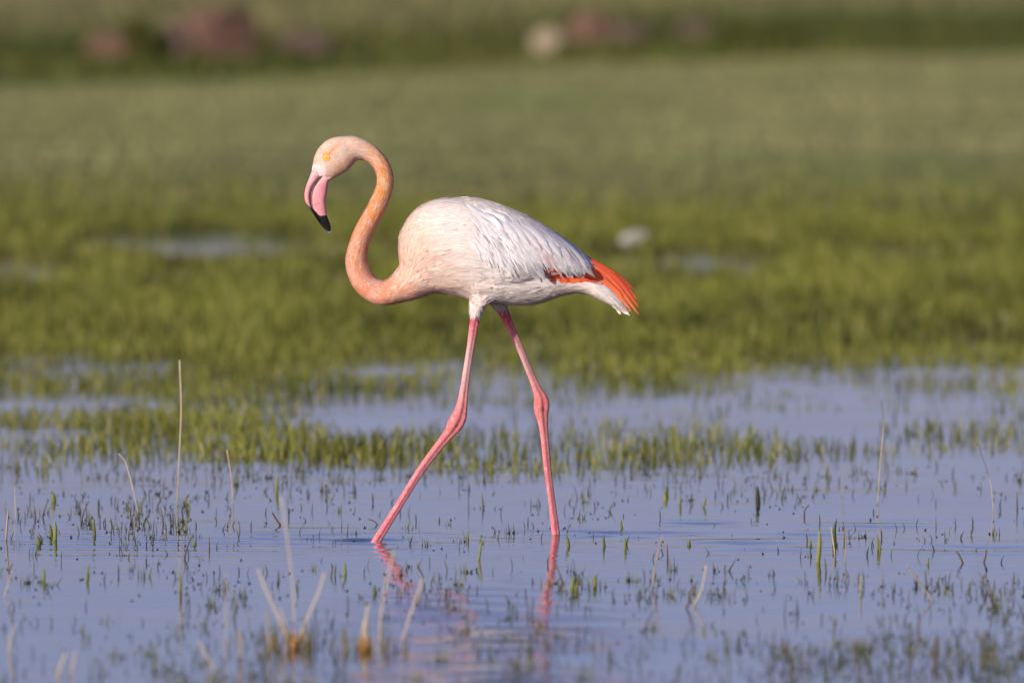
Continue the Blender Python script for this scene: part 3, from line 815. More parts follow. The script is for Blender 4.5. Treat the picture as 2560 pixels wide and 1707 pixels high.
# belly, vent and under tail, narrower than the wings
UNDER = [(1120, 620, 730, 60), (1180, 640, 750, 84), (1220, 650, 757, 84), (1255, 650, 760, 78), (1289, 650, 763, 70), (1331, 650, 761.5, 58), (1373, 655, 750.5, 47), (1412, 668, 736, 37), (1440, 680, 731, 32), (1462, 690, 734, 31),
         (1484, 698, 742, 31), (1507, 704, 752, 29), (1530, 719, 763, 24), (1548, 738, 772, 16), (1562, 760, 779, 8), (1570, 774, 781, 3)]
THIGH_N = [(1215, 690, 40, 30, -0.052), (1203, 725, 36, 27, -0.054), (1197, 750, 25, 22, -0.055), (1191, 770, 19, 17, -0.056), (1189, 784, 14.5, 14, -0.056), (1188.5, 791, 12.5, 12, -0.057)]
SHANK_N = [(1189, 770, 12, 11.5, -0.056), (1188, 790, 12.2, 11.5, -0.057), (1182, 830, 10.8, 10, -0.060), (1175.5, 872, 9.4, 9, -0.063), (1168, 920, 9.6, 9, -0.066), (1162, 962, 10.6, 10, -0.069), (1157, 1000, 12.6, 12, -0.072), (1152.5, 1025, 16.0, 14, -0.073),
           (1146, 1046, 19.6, 15.5, -0.074), (1137, 1062, 19.8, 15.5, -0.075), (1126, 1079, 15.2, 13, -0.076), (1111, 1098, 12.6, 11.5, -0.078), (1090, 1124, 11.4, 10.5, -0.080), (1049, 1180, 10.2, 9.5, -0.085), (994, 1268, 10.0, 9.5, -0.093), (955, 1330, 10.8, 10, -0.098), (940, 1354, 11.4, 10, -0.100),
           (915, 1398, 11, 10, -0.104), (893, 1436, 12, 10, -0.107)]
THIGH_F = [(1225, 700, 34, 28, 0.054), (1240, 738, 28, 23, 0.055), (1249, 760, 19, 17, 0.056), (1256, 774, 14.5, 13, 0.057), (1259, 780, 13, 12, 0.058)]
SHANK_F = [(1249, 757, 12, 11, 0.056), (1258, 778, 12.6, 11.5, 0.058), (1277, 820, 11.2, 10, 0.065), (1300, 871, 8.8, 8.6, 0.074), (1326, 934.5, 9.0, 8.8, 0.085), (1343, 974, 11.8, 10.5, 0.092), (1352, 997, 17.5, 14, 0.096), (1354, 1014, 20.0, 15.5, 0.099),
           (1354, 1030, 17.8, 14.5, 0.101), (1357, 1052, 13.2, 12, 0.104), (1361, 1090, 10.6, 10, 0.110), (1369, 1173, 9.4, 9, 0.123), (1379, 1250, 9.0, 9, 0.135), (1390, 1338, 10.6, 9.6, 0.149), (1397, 1390, 10.5, 10, 0.157), (1402, 1432, 12, 10, 0.163)]
def leg_y(rows, y_hip, y_foot, foot_py):
    return [(a, b, c, d, y_hip + (y_foot - y_hip) * (max(b, 760) - 760) / (foot_py - 760)) for a, b, c, d, _ in rows]
THIGH_N = leg_y(THIGH_N, -0.044, -0.100, 1354); SHANK_N = leg_y(SHANK_N, -0.044, -0.100, 1354)
THIGH_F = leg_y(THIGH_F, 0.044, 0.149, 1338); SHANK_F = leg_y(SHANK_F, 0.044, 0.149, 1338)
bm = bmesh.new()
add_sweep(bm, sweep_path([(a, b, c, d, 0.0) for a, b, c, d in NECK]))
add_sweep(bm, sweep_path([(a, b, c, d, 0.0) for a, b, c, d in HEAD]))
add_sweep(bm, sweep_slices(BULK), 40)
add_sweep(bm, sweep_slices(UNDER), 32)
for rows, gr in ((THIGH_N, None), (THIGH_F, None), (SHANK_N, (5.2, 0.31, 0.40)), (SHANK_F, (5.2, 0.31, 0.40))):
    add_sweep(bm, sweep_path(rows), 40, groove=gr)
for f, dirs in ((P(893, 1436, -0.107), (-0.9, 0)), (P(1402, 1432, 0.163), (-0.9, 0))):      # webbed toes under water
    for sp_ in (-0.45, 0.0, 0.45):
        e_ = f + Vector((-0.085 * math.cos(sp_), 0.085 * math.sin(sp_), -0.004))
        add_sweep(bm, [(f + (e_ - f) * t, Vector((0, 0, 1)), 0.007 - 0.003 * t, 0.013 - 0.005 * t) for t in (0, 0.5, 1)], 12)
bmesh.ops.recalc_face_normals(bm, faces=bm.faces)
me = bpy.data.meshes.new('raw'); bm.to_mesh(me); bm.free()
tmp = bpy.data.objects.new('raw', me); col.objects.link(tmp)
md = tmp.modifiers.new('r', 'REMESH'); md.mode = 'VOXEL'; md.voxel_size = 0.0020
md = tmp.modifiers.new('s', 'SMOOTH'); md.factor = 0.5; md.iterations = 3
dg = bpy.context.evaluated_depsgraph_get()
body_me = bpy.data.meshes.new_from_object(tmp.evaluated_get(dg))
bpy.data.objects.remove(tmp)
body_me.name = 'body'
body_me.polygons.foreach_set('use_smooth', np.ones(len(body_me.polygons), bool))

nv = len(body_me.vertices)
BV = np.empty(nv * 3, np.float32); body_me.vertices.foreach_get('co', BV); BV = BV.reshape(-1, 3)
# soft overlapping clumps of plumage on the trunk
BN = np.empty(nv * 3, np.float32); body_me.vertices.foreach_get('normal', BN); BN = BN.reshape(-1, 3)
bx_, by_ = 1280 + BV[:, 0] * 1000, Z0PX - BV[:, 2] * 1000
mask_ = smooth(1010, 1090, bx_) * smooth(1490, 1400, bx_) * smooth(748, 712, by_)
warp_ = 14 * (vnoise(bx_ / 60, by_ / 60, 2) - 0.5)
al_ = bx_ * 0.94 + by_ * 0.34 * smooth(1150, 1330, bx_); ac_ = by_ - bx_ * (0.10 + 0.32 * smooth(1150, 1330, bx_)) + warp_
sgn_ = np.where(BV[:, 1] < 0, 0.0, 37.0)
def saw(v): return v - np.floor(v)
n_a = vnoise(al_ / 60 + sgn_, ac_ / 15, 0) - 0.5; n_b = vnoise(al_ / 30 + sgn_, ac_ / 9, 3) - 0.5
BV = BV + BN * (mask_ * (1 - 0.75 * smooth(1215, 1290, bx_) * smooth(715, 690, by_)) * (0.0050 * n_a + 0.0010 * n_b))[:, None]
body_me.vertices.foreach_set('co', BV.astype(np.float32).ravel())
body_me.update()

# --- colours of the bird
NP = np.array([[r[0], r[1], r[2]] for r in catmull(NECK, 8)])
NS = np.linspace(0, len(NECK) - 1, len(NP))
NT = np.gradient(NP[:, :2], axis=0); NT /= np.linalg.norm(NT, axis=1)[:, None]
cc_s = np.array([0, 2.5, 4, 5.5, 8, 11, 13, 16, 19, 21, 22.5, 24, 25])
cc_c = np.array([[.74, .53, .39], [.74, .50, .35], [.74, .37, .19], [.74, .30, .095], [.76, .34, .095], [.74, .31, .10], [.74, .34, .165], [.74, .345, .195], [.74, .32, .18], [.74, .33, .185], [.75, .43, .29], [.76, .54, .43], [.76, .63, .55]])
def neck_param(px, py):
    out_s = np.empty(len(px)); out_d = np.empty(len(px)); out_i = np.empty(len(px), int)
    for a in range(0, len(px), 8000):
        d2 = (px[a:a + 8000, None] - NP[None, :, 0]) ** 2 + (py[a:a + 8000, None] - NP[None, :, 1]) ** 2
        i = d2.argmin(1)
        out_i[a:a + 8000] = i; out_s[a:a + 8000] = NS[i]; out_d[a:a + 8000] = np.sqrt(d2[np.arange(len(i)), i]) / NP[i, 2]
    return out_s, out_d, out_i

def seg_dist(px, py, rows):
    R_ = np.array([[r[0], r[1]] for r in rows], float)
    best = np.full(len(px), 1e9)
    for a, b in zip(R_[:-1], R_[1:]):
        ab = b - a
        t = np.clip(((px - a[0]) * ab[0] + (py - a[1]) * ab[1]) / (ab @ ab), 0, 1)
        best = np.minimum(best, np.hypot(px - a[0] - t * ab[0], py - a[1] - t * ab[1]))
    return best

def bird_colour(V):
    px = 1280 + V[:, 0] * 1000; py = Z0PX - V[:, 2] * 1000
    n = len(V)
    # trunk
    white = np.array([.75, .70, .655]); breast = np.array([.76, .53, .40]); blush = np.array([.82, .66, .58])
    C = np.repeat(white[None], n, 0)
    f = smooth(1170, 1010, px + 0.35 * (620 - py))
    C = mix(C, breast, 0.85 * f)
    shoulder = np.exp(-((px - 1095) / 48) ** 2 - ((py - 560) / 40) ** 2)
    C = mix(C, np.array([.79, .73, .68]), 0.75 * shoulder)
    band = np.exp(-((px - 1055) / 26) ** 2 - ((py - 605) / 40) ** 2)
    C = mix(C, np.array([.74, .47, .34]), 0.6 * band)
    C = mix(C, np.array([.76, .58, .48]), 0.65 * smooth(1250, 1080, px) * smooth(660, 730, py))
    C = mix(C, np.array([.74, .60, .51]), 0.5 * smooth(1290, 1380, px) * smooth(705, 715, py) * smooth(1500, 1440, px))
    redz = smooth(1366, 1376, px) * smooth(1500, 1490, px) * smooth(655, 668, py) * smooth(705, 701, py) * smooth(0.018, 0.026, np.abs(V[:, 1]))
    C = mix(C, np.array([.66, .055, .024]), redz)
    # neck and head
    s, d, _ = neck_param(px, py)
    nc = np.stack([np.interp(s, cc_s, cc_c[:, k]) for k in range(3)], -1)
    head = (px < 880) & (py < 470)
    w = np.where(head, 1.0, smooth(1.7, 1.05, d) * smooth(25, 21.5, s))
    C = mix(C, nc, w)
    # head: pale, with the orange mask round and behind the eye and a pink base to the bill
    h = head.astype(float) * smooth(895, 862, px)
    C = mix(C, np.array([.75, .57, .43]), 0.75 * h)
    eye = np.exp(-((px - 815) / 15) ** 2 - ((py - 391) / 12) ** 2)
    ax, ay = (px - 824) * 0.62 - (py - 386) * 0.78, (px - 824) * 0.78 + (py - 386) * 0.62
    streak = np.exp(-((px - 832 + 0.75 * (py - 375)) / 5.5) ** 2 - ((py - 375) / 15) ** 2)
    C = mix(C, np.array([.74, .30, .09]), np.clip(0.75 * eye + 0.75 * streak, 0, 0.9) * h)
    C = mix(C, np.array([.74, .43, .21]), 0.45 * h * np.exp(-((px - 848) / 30) ** 2 - ((py - 418) / 18) ** 2))
    C = mix(C, np.array([.78, .56, .53]), h * smooth(404, 418, py + 0.25 * (815 - px)) * smooth(826, 812, px))
    # legs
    dn = seg_dist(px, py, SHANK_N); df = seg_dist(px, py, SHANK_F)
    nearside = V[:, 1] < 0
    legn = (dn < 24) & nearside & (py > 778); legf = (df < 24) & (~nearside) & (py > 772)
    pink = np.array([.60, .175, .185]); deep = np.array([.56, .045, .085]); pale = np.array([.55, .37, .33])
    jit = 5 * (vnoise(px * 0.4, py * 0.05, 1) - 0.5)
    for m_, start, kk in ((legn, 787, 0), (legf, 776, 1)):
        c = np.repeat(pink[None], n, 0)
        c = mix(c, deep, smooth(870 if kk == 0 else 850, 790, py))
        c = mix(c, pale, (0.85 if kk == 0 else 0.55) * np.exp(-((py - (910 if kk == 0 else 905)) / 70) ** 2))
        c = mix(c, np.array([.60, .125, .115]), 0.7 * np.exp(-((py - (1060 if kk == 0 else 1010)) / 36) ** 2))
        c = mix(c, np.array([.61, .145, .185]), 0.6 * smooth(1180, 1330, py))
        c = c * (0.78 + 0.26 * vnoise(px * 0.22 + 5, py * 0.05, 1) + 0.16 * vnoise(px * 0.08 + py * 0.02, py * 0.22, 2))[:, None]
        c = mix(c, np.array([.64, .38, .36]), 0.45 * smooth(0.5, 0.85, vnoise(px * 0.35, py * 0.22, 3)) + 0.12 * smooth(0.3, 0.8, vnoise(px * 0.05, py * 0.5, 2)))
        c = mix(c, np.array([.10, .035, .03]), 0.7 * np.exp(-((px - (1141 if kk == 0 else 1357)) / 3.6) ** 2 - ((py - (1059 if kk == 0 else 1026)) / (3.0 if kk == 0 else 6)) ** 2))  # dark hollow at the joint: crease shade painted into the leg colour
        wl = m_.astype(float) * smooth(start - 2, start + 3, py + jit)
        C = mix(C, c, wl)
        C = mix(C, np.array([.77, .72, .67]), 0.7 * (m_ & (py < start + 1)).astype(float) * (1 - wl))
    return np.clip(C, 0, 1)

BC = bird_colour(BV)
a = body_me.color_attributes.new('Col', 'FLOAT_COLOR', 'POINT')
c4 = np.ones((nv, 4), np.float32); c4[:, :3] = BC
a.data.foreach_set('color', c4.ravel())
body_me.materials.clear()
body = bpart('body', body_me, M_skin)

# surface lookup
polys = [tuple(p.vertices) for p in body_me.polygons]
bvh = BVHTree.FromPolygons([Vector(v) for v in BV], polys)

# --- small contour feathers lying along the body
QF = np.array([p if len(p) == 4 else p + (p[-1],) for p in polys])
A_, B_, C_, D_ = (BV[QF[:, k]] for k in range(4))
NRM = np.cross(C_ - A_, D_ - B_); AR = np.linalg.norm(NRM, axis=1) / 2; NRM /= np.maximum(AR * 2, 1e-12)[:, None]
cen = (A_ + B_ + C_ + D_) / 4
cpx = 1280 + cen[:, 0] * 1000; cpy = Z0PX - cen[:, 2] * 1000
isleg = (cpy > 792) | ((cpy > 778) & (cpx > 1236) & (cpx < 1285)) | ((cpx < 812) & (cpy > 412))
wgt = AR * (~isleg)
s_all, d_all, i_all = neck_param(cpx, cpy)
onneck = ((d_all < 1.25) & (s_all < 22.0)) | ((cpx < 885) & (cpy < 470))
wgt = wgt * np.where(onneck, 5.5, 1.0)
NF = 46000
fi = rng.choice(len(wgt), NF, p=wgt / wgt.sum())
R = cen[fi] + rng.normal(0, 0.0008, (NF, 3)); N = NRM[fi]
fpx, fpy = cpx[fi], cpy[fi]; ON = onneck[fi]
tn = NT[i_all[fi]]
flow = np.zeros((NF, 3))
# trunk: fan out from the root of the neck, then sweep to the tail
fan = np.stack([fpx - 985, -(fpy - 740)], -1); fl = np.linalg.norm(fan, axis=1); fan /= fl[:, None]
tail = np.stack([np.ones(NF), -0.12 - 0.55 * smooth(1120, 1330, fpx) * smooth(700, 560, fpy) + 0.10 * smooth(660, 720, fpy)], -1)
tail /= np.linalg.norm(tail, axis=1)[:, None]
wt = smooth(60, 210, fl)
wt = wt[:, None]
tr = fan * (1 - wt) + tail * wt
under = smooth(1440, 1500, fpx) * smooth(690, 705, fpy)
tr = tr * (1 - under[:, None]) + np.array([[0.72, -0.69]]) * under[:, None]
flow[:, 0] = np.where(ON, tn[:, 0], tr[:, 0]); flow[:, 2] = np.where(ON, -tn[:, 1], tr[:, 1])
hd = (fpx < 875) & (fpy < 470)
flow[hd] = np.array([0.75, 0, 0.45])
th = (fpy > 762) & (fpx < 1290)
flow[th] = np.array([0.1, 0, -1.0])
flow += rng.normal(0, 0.10, (NF, 3))
flow -= N * (flow * N).sum(1)[:, None]
flow /= np.maximum(np.linalg.norm(flow, axis=1), 1e-6)[:, None]
side = np.cross(flow, N)
L = np.where(ON, rng.uniform(0.009, 0.018, NF), rng.uniform(0.016, 0.040, NF) * np.where(fpx < 1080, 0.6, 1.0))
L = np.where(hd, rng.uniform(0.004, 0.007, NF), L); L = np.where(th, rng.uniform(0.010, 0.018, NF), L)
W = np.where(ON, rng.uniform(0.0009, 0.0018, NF), L * rng.uniform(0.14, 0.22, NF))
lift = np.where(ON, 0.0009, 0.0012) * rng.uniform(0.5, 1.6, NF)
lift = np.where(hd, 0.0006, lift) * np.where(rng.random(NF) < 0.06, 2.6, 1.0)
def hug(p, off):
    out = np.empty_like(p)
    for k in range(len(p)):
        loc, nr, _, _ = bvh.find_nearest(Vector(p[k]))
        out[k] = np.array(loc) + np.array(nr) * off[k]
    return out
r0 = R + N * 0.0002
mid = hug(R + flow * (L * 0.55)[:, None], lift * 0.7)
tip = hug(R + flow * L[:, None], lift)
q = W[:, None] * side
V = np.stack([r0 - q * 0.35, r0 + q * 0.35, mid - q * 0.5, mid + q * 0.5, tip], 1).reshape(-1, 3)
b5 = (np.arange(NF) * 5)[:, None, None]
T = (np.array([[0, 1, 3], [0, 3, 2], [2, 3, 4]])[None] + b5).reshape(-1, 3)
fc = bird_colour(R.astype(float))
t = rng.random(NF)
clus = vnoise(fpx * 0.11, fpy * 0.11, 1)
pale = np.array([.79, .69, .61])
isred = (fc[:, 1] < 0.2) & ~ON
amt = np.where(isred, 0.0, 1.0) * np.where(ON, 0.85 * np.clip(1.1 * (clus - 0.5) + 1.7 * (t - 0.48), 0, 1), 0.5 * np.clip(1.5 * (clus - 0.45) + 0.7 * (t - 0.45), 0, 1))
fc = mix(fc, pale, amt)
sat = np.clip(1.4 * (0.5 - clus) + 0.5 * (0.4 - t), 0, 0.55)
fc = mix(fc, fc * np.array([1.0, 0.82, 0.74]), sat * np.where(ON, 1.0, 0.9 * smooth(1330, 1050, fpx) + 0.25))
fc = fc * (0.93 + 0.14 * rng.random(NF))[:, None]
fcol = (fc[:, None, :] * np.array([0.94, 0.94, 1.0, 1.0, 1.04])[None, :, None]).reshape(-1, 3)
me = np_mesh('contour_feathers', V, T, np.clip(fcol, 0, .93), True)
flat_n = np.cross(V.reshape(-1, 5, 3)[:, 3] - V.reshape(-1, 5, 3)[:, 0], V.reshape(-1, 5, 3)[:, 2] - V.reshape(-1, 5, 3)[:, 1])
flat_n /= np.maximum(np.linalg.norm(flat_n, axis=1), 1e-9)[:, None]
flat_n *= np.sign((flat_n * N).sum(1))[:, None]
ln_ = N * 0.56 + flat_n * 0.44; ln_ /= np.linalg.norm(ln_, axis=1)[:, None]
me.normals_split_custom_set_from_vertices([tuple(v) for v in np.repeat(ln_, 5, 0)])
tag(bpart('contour_feathers', me, M_down), kind='stuff')

# --- large feathers: one mesh each
def surf(px, py, side_, off):
    """point of the body's flank seen at this pixel, lifted by off"""
    p = P(px, py)
    o = Vector((p.x, side_ * 1.0, p.z))
    loc, nr, _, _ = bvh.ray_cast(o, Vector((0, -side_, 0)))
    if loc is None: return None
    n = nr if nr.y * side_ > 0 else -nr
    return loc + n * off, n

def feather_mesh(path, width, side_, off0, off1, colr, tipcol=None, fray=0.0, seed=0, yfall=None):
    """path: photo pixels root..tip; follows the flank and leaves it where the flank ends"""
    rs = np.random.default_rng(seed)
    pts = catmull([np.array(p, float) for p in path], 4)
    n = len(pts); pos = []; last = None; prev_n = Vector((0, side_, 0))
    for i, p in enumerate(pts):
        t = i / (n - 1); off = off0 + (off1 - off0) * t
        s = surf(p[0], p[1], side_, off)
        q = P(p[0], p[1])
        if s is None or (last is not None and abs(s[0].y - last) > 0.016):
            y = (last if last is not None else (yfall or 0.0)) - side_ * 0.0012
            v = Vector((q.x, y, q.z)); nn = prev_n
        else:
            v, nn = s
            v = Vector((v.x, v.y, v.z))
        if yfall is not None:
            v.y = yfall * (1 - 0.25 * t); nn = Vector((0, side_, 0.12)).normalized()
        last = v.y; prev_n = nn; pos.append((v, nn))
    V, T, C, NN = [], [], [], []
    c0 = np.array(colr); c1 = np.array(tipcol if tipcol is not None else colr)
    for i, (v, nn) in enumerate(pos):
        t = i / (n - 1)
        a, b = pos[max(i - 1, 0)][0], pos[min(i + 1, n - 1)][0]
        tg = (b - a).normalized(); sd_ = tg.cross(nn).normalized()
        prof = (0.55 + 0.45 * math.sin(min(t * 1.5, 1) * math.pi / 2)) * (1 - max(0, (t - 0.52) / 0.48) ** 2.2 * 0.96) * (0.25 + 0.75 * min(1, t / 0.18))
        hw = width / 2 * prof * (1 + fray * (rs.random() - 0.5))
        sg = 0.10 * hw
        NN += [tuple((nn * 1.0 + sd_ * q_).normalized()) for q_ in (-0.34, -0.18, 0, 0.18, 0.34)]
        V += [v - sd_ * hw - nn * sg, v - sd_ * hw * 0.5, v + nn * 0.0006, v + sd_ * hw * 0.5, v + sd_ * hw - nn * sg]
        c = c0 * (1 - t) + c1 * t
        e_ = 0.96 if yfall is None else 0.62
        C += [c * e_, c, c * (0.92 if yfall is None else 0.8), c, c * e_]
    for i in range(n - 1):
        for j in range(4):
            k = i * 5 + j
            T += [(k, k + 1, k + 6), (k, k + 6, k + 5)]
    me = np_mesh('feather', np.array([list(v) for v in V]), T, np.clip(np.array(C), 0, .93), True)
    me.normals_split_custom_set_from_vertices(NN)
    return me

RED = (0.66, 0.050, 0.022); CORAL = (0.80, 0.17, 0.06); WHT = (0.755, 0.745, 0.745); PINKW = (0.76, 0.65, 0.635)
for side_ in (-1, 1):
    rs = np.random.default_rng(50)
    # the red secondaries that show below the white scapulars: root part of the wing
    wing = None
    for k, (a, b, c) in enumerate([((1352, 640), (1372, 682), (1388, 703)), ((1365, 640), (1390, 684), (1418, 704)), ((1380, 650), (1410, 686), (1446, 703)), ((1395, 655), (1432, 688), (1474, 701)),
                                   ((1415, 655), (1455, 686), (1492, 700)), ((1430, 650), (1470, 676), (1510, 702)), ((1440, 650), (1478, 672), (1514, 694))]):
        me = feather_mesh([a, b, c], 0.026, side_, 0.0012 + 0.0001 * k, 0.0022, RED, CORAL, seed=k)
        if wing is None:
            wing = bpart('wing', me, M_feather); me.name = 'wing'
            if side_ == -1: wing['label'] = 'folded wing with white scapulars over red flight feathers'
        else:
            bpart('red_feather', me, M_feather, wing)
    # long flight feathers past the body
    for k, (a, b, c, w, cl, y) in enumerate([((1440, 640), (1520, 690), (1597, 786), .012, CORAL, .020), ((1446, 640), (1535, 690), (1599, 771), .012, (.62, .09, .04), .017), ((1436, 645), (1510, 695), (1579, 778), .013, (.82, .21, .08), .024),
                                             ((1450, 640), (1530, 682), (1592, 748), .013, (.76, .15, .06), .012), ((1455, 640), (1530, 678), (1588, 725), .008, (.45, .05, .03), .008), ((1460, 645), (1525, 682), (1575, 722), .012, (.26, .025, .025), .004),
                                             ((1432, 650), (1495, 690), (1556, 738), .015, (.80, .18, .07), .028), ((1450, 634), (1500, 664), (1546, 697), .012, (.30, .03, .03), .003)]):
        bpart('flight_feather', feather_mesh([a, b, c], w, side_, 0, 0, (.70, .085, .035), cl, seed=20 + k, yfall=side_ * y), M_feather, wing)
    # white scapulars and tertials drooping over the wing, three ranks
    rows = []
    for k in range(11):            # lowest rank, tips over the red
        t = k / 10
        tipx = 1362 + 140 * t; tipy = 702 - 16 * t + (5 if k % 2 else -3)
        if k in (1, 2, 3, 4, 5): tipy -= (38, 32, 20, 10, 4)[k - 1]
        rx, ry = 1245 + 150 * t, 545 + 62 * t
        rows.append(((rx, ry), (rx * 0.42 + tipx * 0.58 + 8, ry * 0.42 + tipy * 0.58 - 7), (tipx, tipy), 0.027, 0.0010, 0.0040, 'low'))
    for k in range(10):
        t = k / 9
        tipx = 1330 + 150 * t + rs.uniform(-14, 14); tipy = 660 - 2 * t + rs.uniform(-20, 16)
        rx, ry = 1205 + 165 * t, 520 + 62 * t
        rows.append(((rx, ry), (rx * 0.42 + tipx * 0.58 + 10, ry * 0.42 + tipy * 0.58 - 10), (tipx, tipy), 0.024, 0.0014, 0.0044, 'mid'))
    for k in range(12):
        t = k / 11
        tipx = 1270 + 195 * t + rs.uniform(-16, 16); tipy = 606 + 46 * t + rs.uniform(-18, 14)
        rx, ry = 1165 + 190 * t, 510 + 62 * t
        rows.append(((rx, ry), (rx * 0.45 + tipx * 0.55 + 9, ry * 0.45 + tipy * 0.55 - 9), (tipx, tipy), 0.022, 0.0016, 0.0050, 'top'))
    for k in range(9):             # front fringe of loose flank feathers
        t = k / 8
        tipx = 1290 + 62 * t + rs.uniform(-5, 5); tipy = 625 + 78 * t
        rx, ry = 1200 + 66 * t, 560 + 62 * t
        rows.append(((rx, ry), (rx * 0.5 + tipx * 0.5 + 5, ry * 0.5 + tipy * 0.5 - 9), (tipx, tipy), 0.024, 0.0006, 0.0026, 'front'))
    for k, (a, b, c, w, o0, o1, kd) in enumerate(rows):
        cw = np.array(WHT) * (0.94 + 0.08 * rs.random())
        tc_ = cw
        if kd == 'low' and k in (1, 2, 3): cw = np.array(PINKW); tc_ = np.array((.78, .57, .55))
        elif rs.random() < 0.3: cw = np.array(WHT) * 0.6 + np.array(PINKW) * 0.4; tc_ = cw
        bpart('feather', feather_mesh([a, b, c], w * rs.uniform(0.85, 1.15), side_, o0 + rs.uniform(0, .001), o1 + rs.uniform(0, .002), cw, tc_, 0.08, 100 + k), M_feather, wing)

    # loose barbs and plumes that blend the ranks into one soft mass
    NB = 1000
    Vb, Tb, Cb, Nb = [], [], [], []
    for k in range(NB):
        u_ = rs.random(); v_ = rs.random()
        x0 = 1170 + 285 * u_; yt = np.interp(x0, [1170, 1220, 1289, 1373, 1451], [500, 506, 531, 575, 634]); yb = np.interp(x0, [1170, 1250, 1330, 1400, 1460], [600, 655, 690, 692, 680])
        y0 = yt + (yb - yt) * v_
        ang = 0.52 + 0.30 * (x0 - 1170) / 285 + 0.42 * v_ * (1 - 0.5 * u_) + rs.normal(0, 0.10)
        ln = rs.uniform(30, 80)
        prev = None; pts_ = []
        for q_ in (0, 0.5, 1.0):
            xx, yy = x0 + ln * q_ * math.cos(ang + 0.15 * q_), y0 + ln * q_ * math.sin(ang + 0.15 * q_)
            sf = surf(xx, yy, side_, 0.0026 + 0.0030 * q_ + 0.0006 * rs.random())
            if sf is None or (prev is not None and abs(sf[0].y - prev) > 0.014): pts_ = None; break
            pts_.append(sf); prev = sf[0].y
        if not pts_ or (y0 + ln * math.sin(ang) > 694): continue
        (a_, na), (b_, nb_), (c_, nc_) = pts_
        sv = (c_ - a_).cross(na).normalized() * rs.uniform(0.0010, 0.0024)
        i0 = len(Vb)
        Vb += [a_ - sv * .4, a_ + sv * .4, b_ - sv, b_ + sv, c_]
        Tb += [(i0, i0 + 1, i0 + 3), (i0, i0 + 3, i0 + 2), (i0 + 2, i0 + 3, i0 + 4)]
        tl = rs.normal(0, 0.13); nn_ = (na + sv.normalized() * tl).normalized()
        Nb += [tuple(nn_)] * 5
        cl = np.array(WHT) * rs.uniform(0.93, 1.06)
        if rs.random() < 0.22: cl = cl * 0.5 + np.array(PINKW) * 0.5
        Cb += [cl] * 5
    me = np_mesh('plumes', np.array([list(v) for v in Vb]), Tb, np.clip(np.array(Cb), 0, .93), True)
    me.normals_split_custom_set_from_vertices(Nb)
    tag(bpart('plumes', me, M_feather, wing), kind='stuff')

# --- ragged white tail end
rows = []
V, T, C = [], [], []
rs = np.random.default_rng(77)
tails = []
for k in range(60):
    t = rs.random()
    bx, by = 1495 + 62 * t + rs.normal(0, 4), 722 + 42 * t + rs.normal(0, 7)
    ln = rs.uniform(22, 40)
    ang = 0.80 + rs.normal(0, 0.10) - 0.12 * (1 - t)
    if bx + ln * math.cos(ang) > 1576 or by + ln * math.sin(ang) > 788 + 2 * rs.random(): ln *= 0.6
    p0 = P(bx, by, -0.022 * (1 - t) - 0.004 + rs.uniform(0, 0.02)); p1 = P(bx + ln * math.cos(ang), by + ln * math.sin(ang), rs.uniform(-0.012, 0.012) * (1.3 - t))
    d = (p1 - p0); sdv = d.cross(Vector((0, -1, 0))).normalized() * rs.uniform(0.0022, 0.004)
    m_ = p0 + d * 0.6 + Vector((0, -0.002, 0))
    b0 = len(V)
    V += [p0 - sdv * .7, p0 + sdv * .7, m_ - sdv, m_ + sdv, p1]
    T += [(b0, b0 + 1, b0 + 3), (b0, b0 + 3, b0 + 2), (b0 + 2, b0 + 3, b0 + 4)]
    cl = np.array([.77, .68, .60]) * rs.uniform(.95, 1.04)
    C += [cl] * 5
bpart('tail', np_mesh('tail', np.array([list(v) for v in V]), T, np.clip(np.array(C), 0, .93)), M_feather)

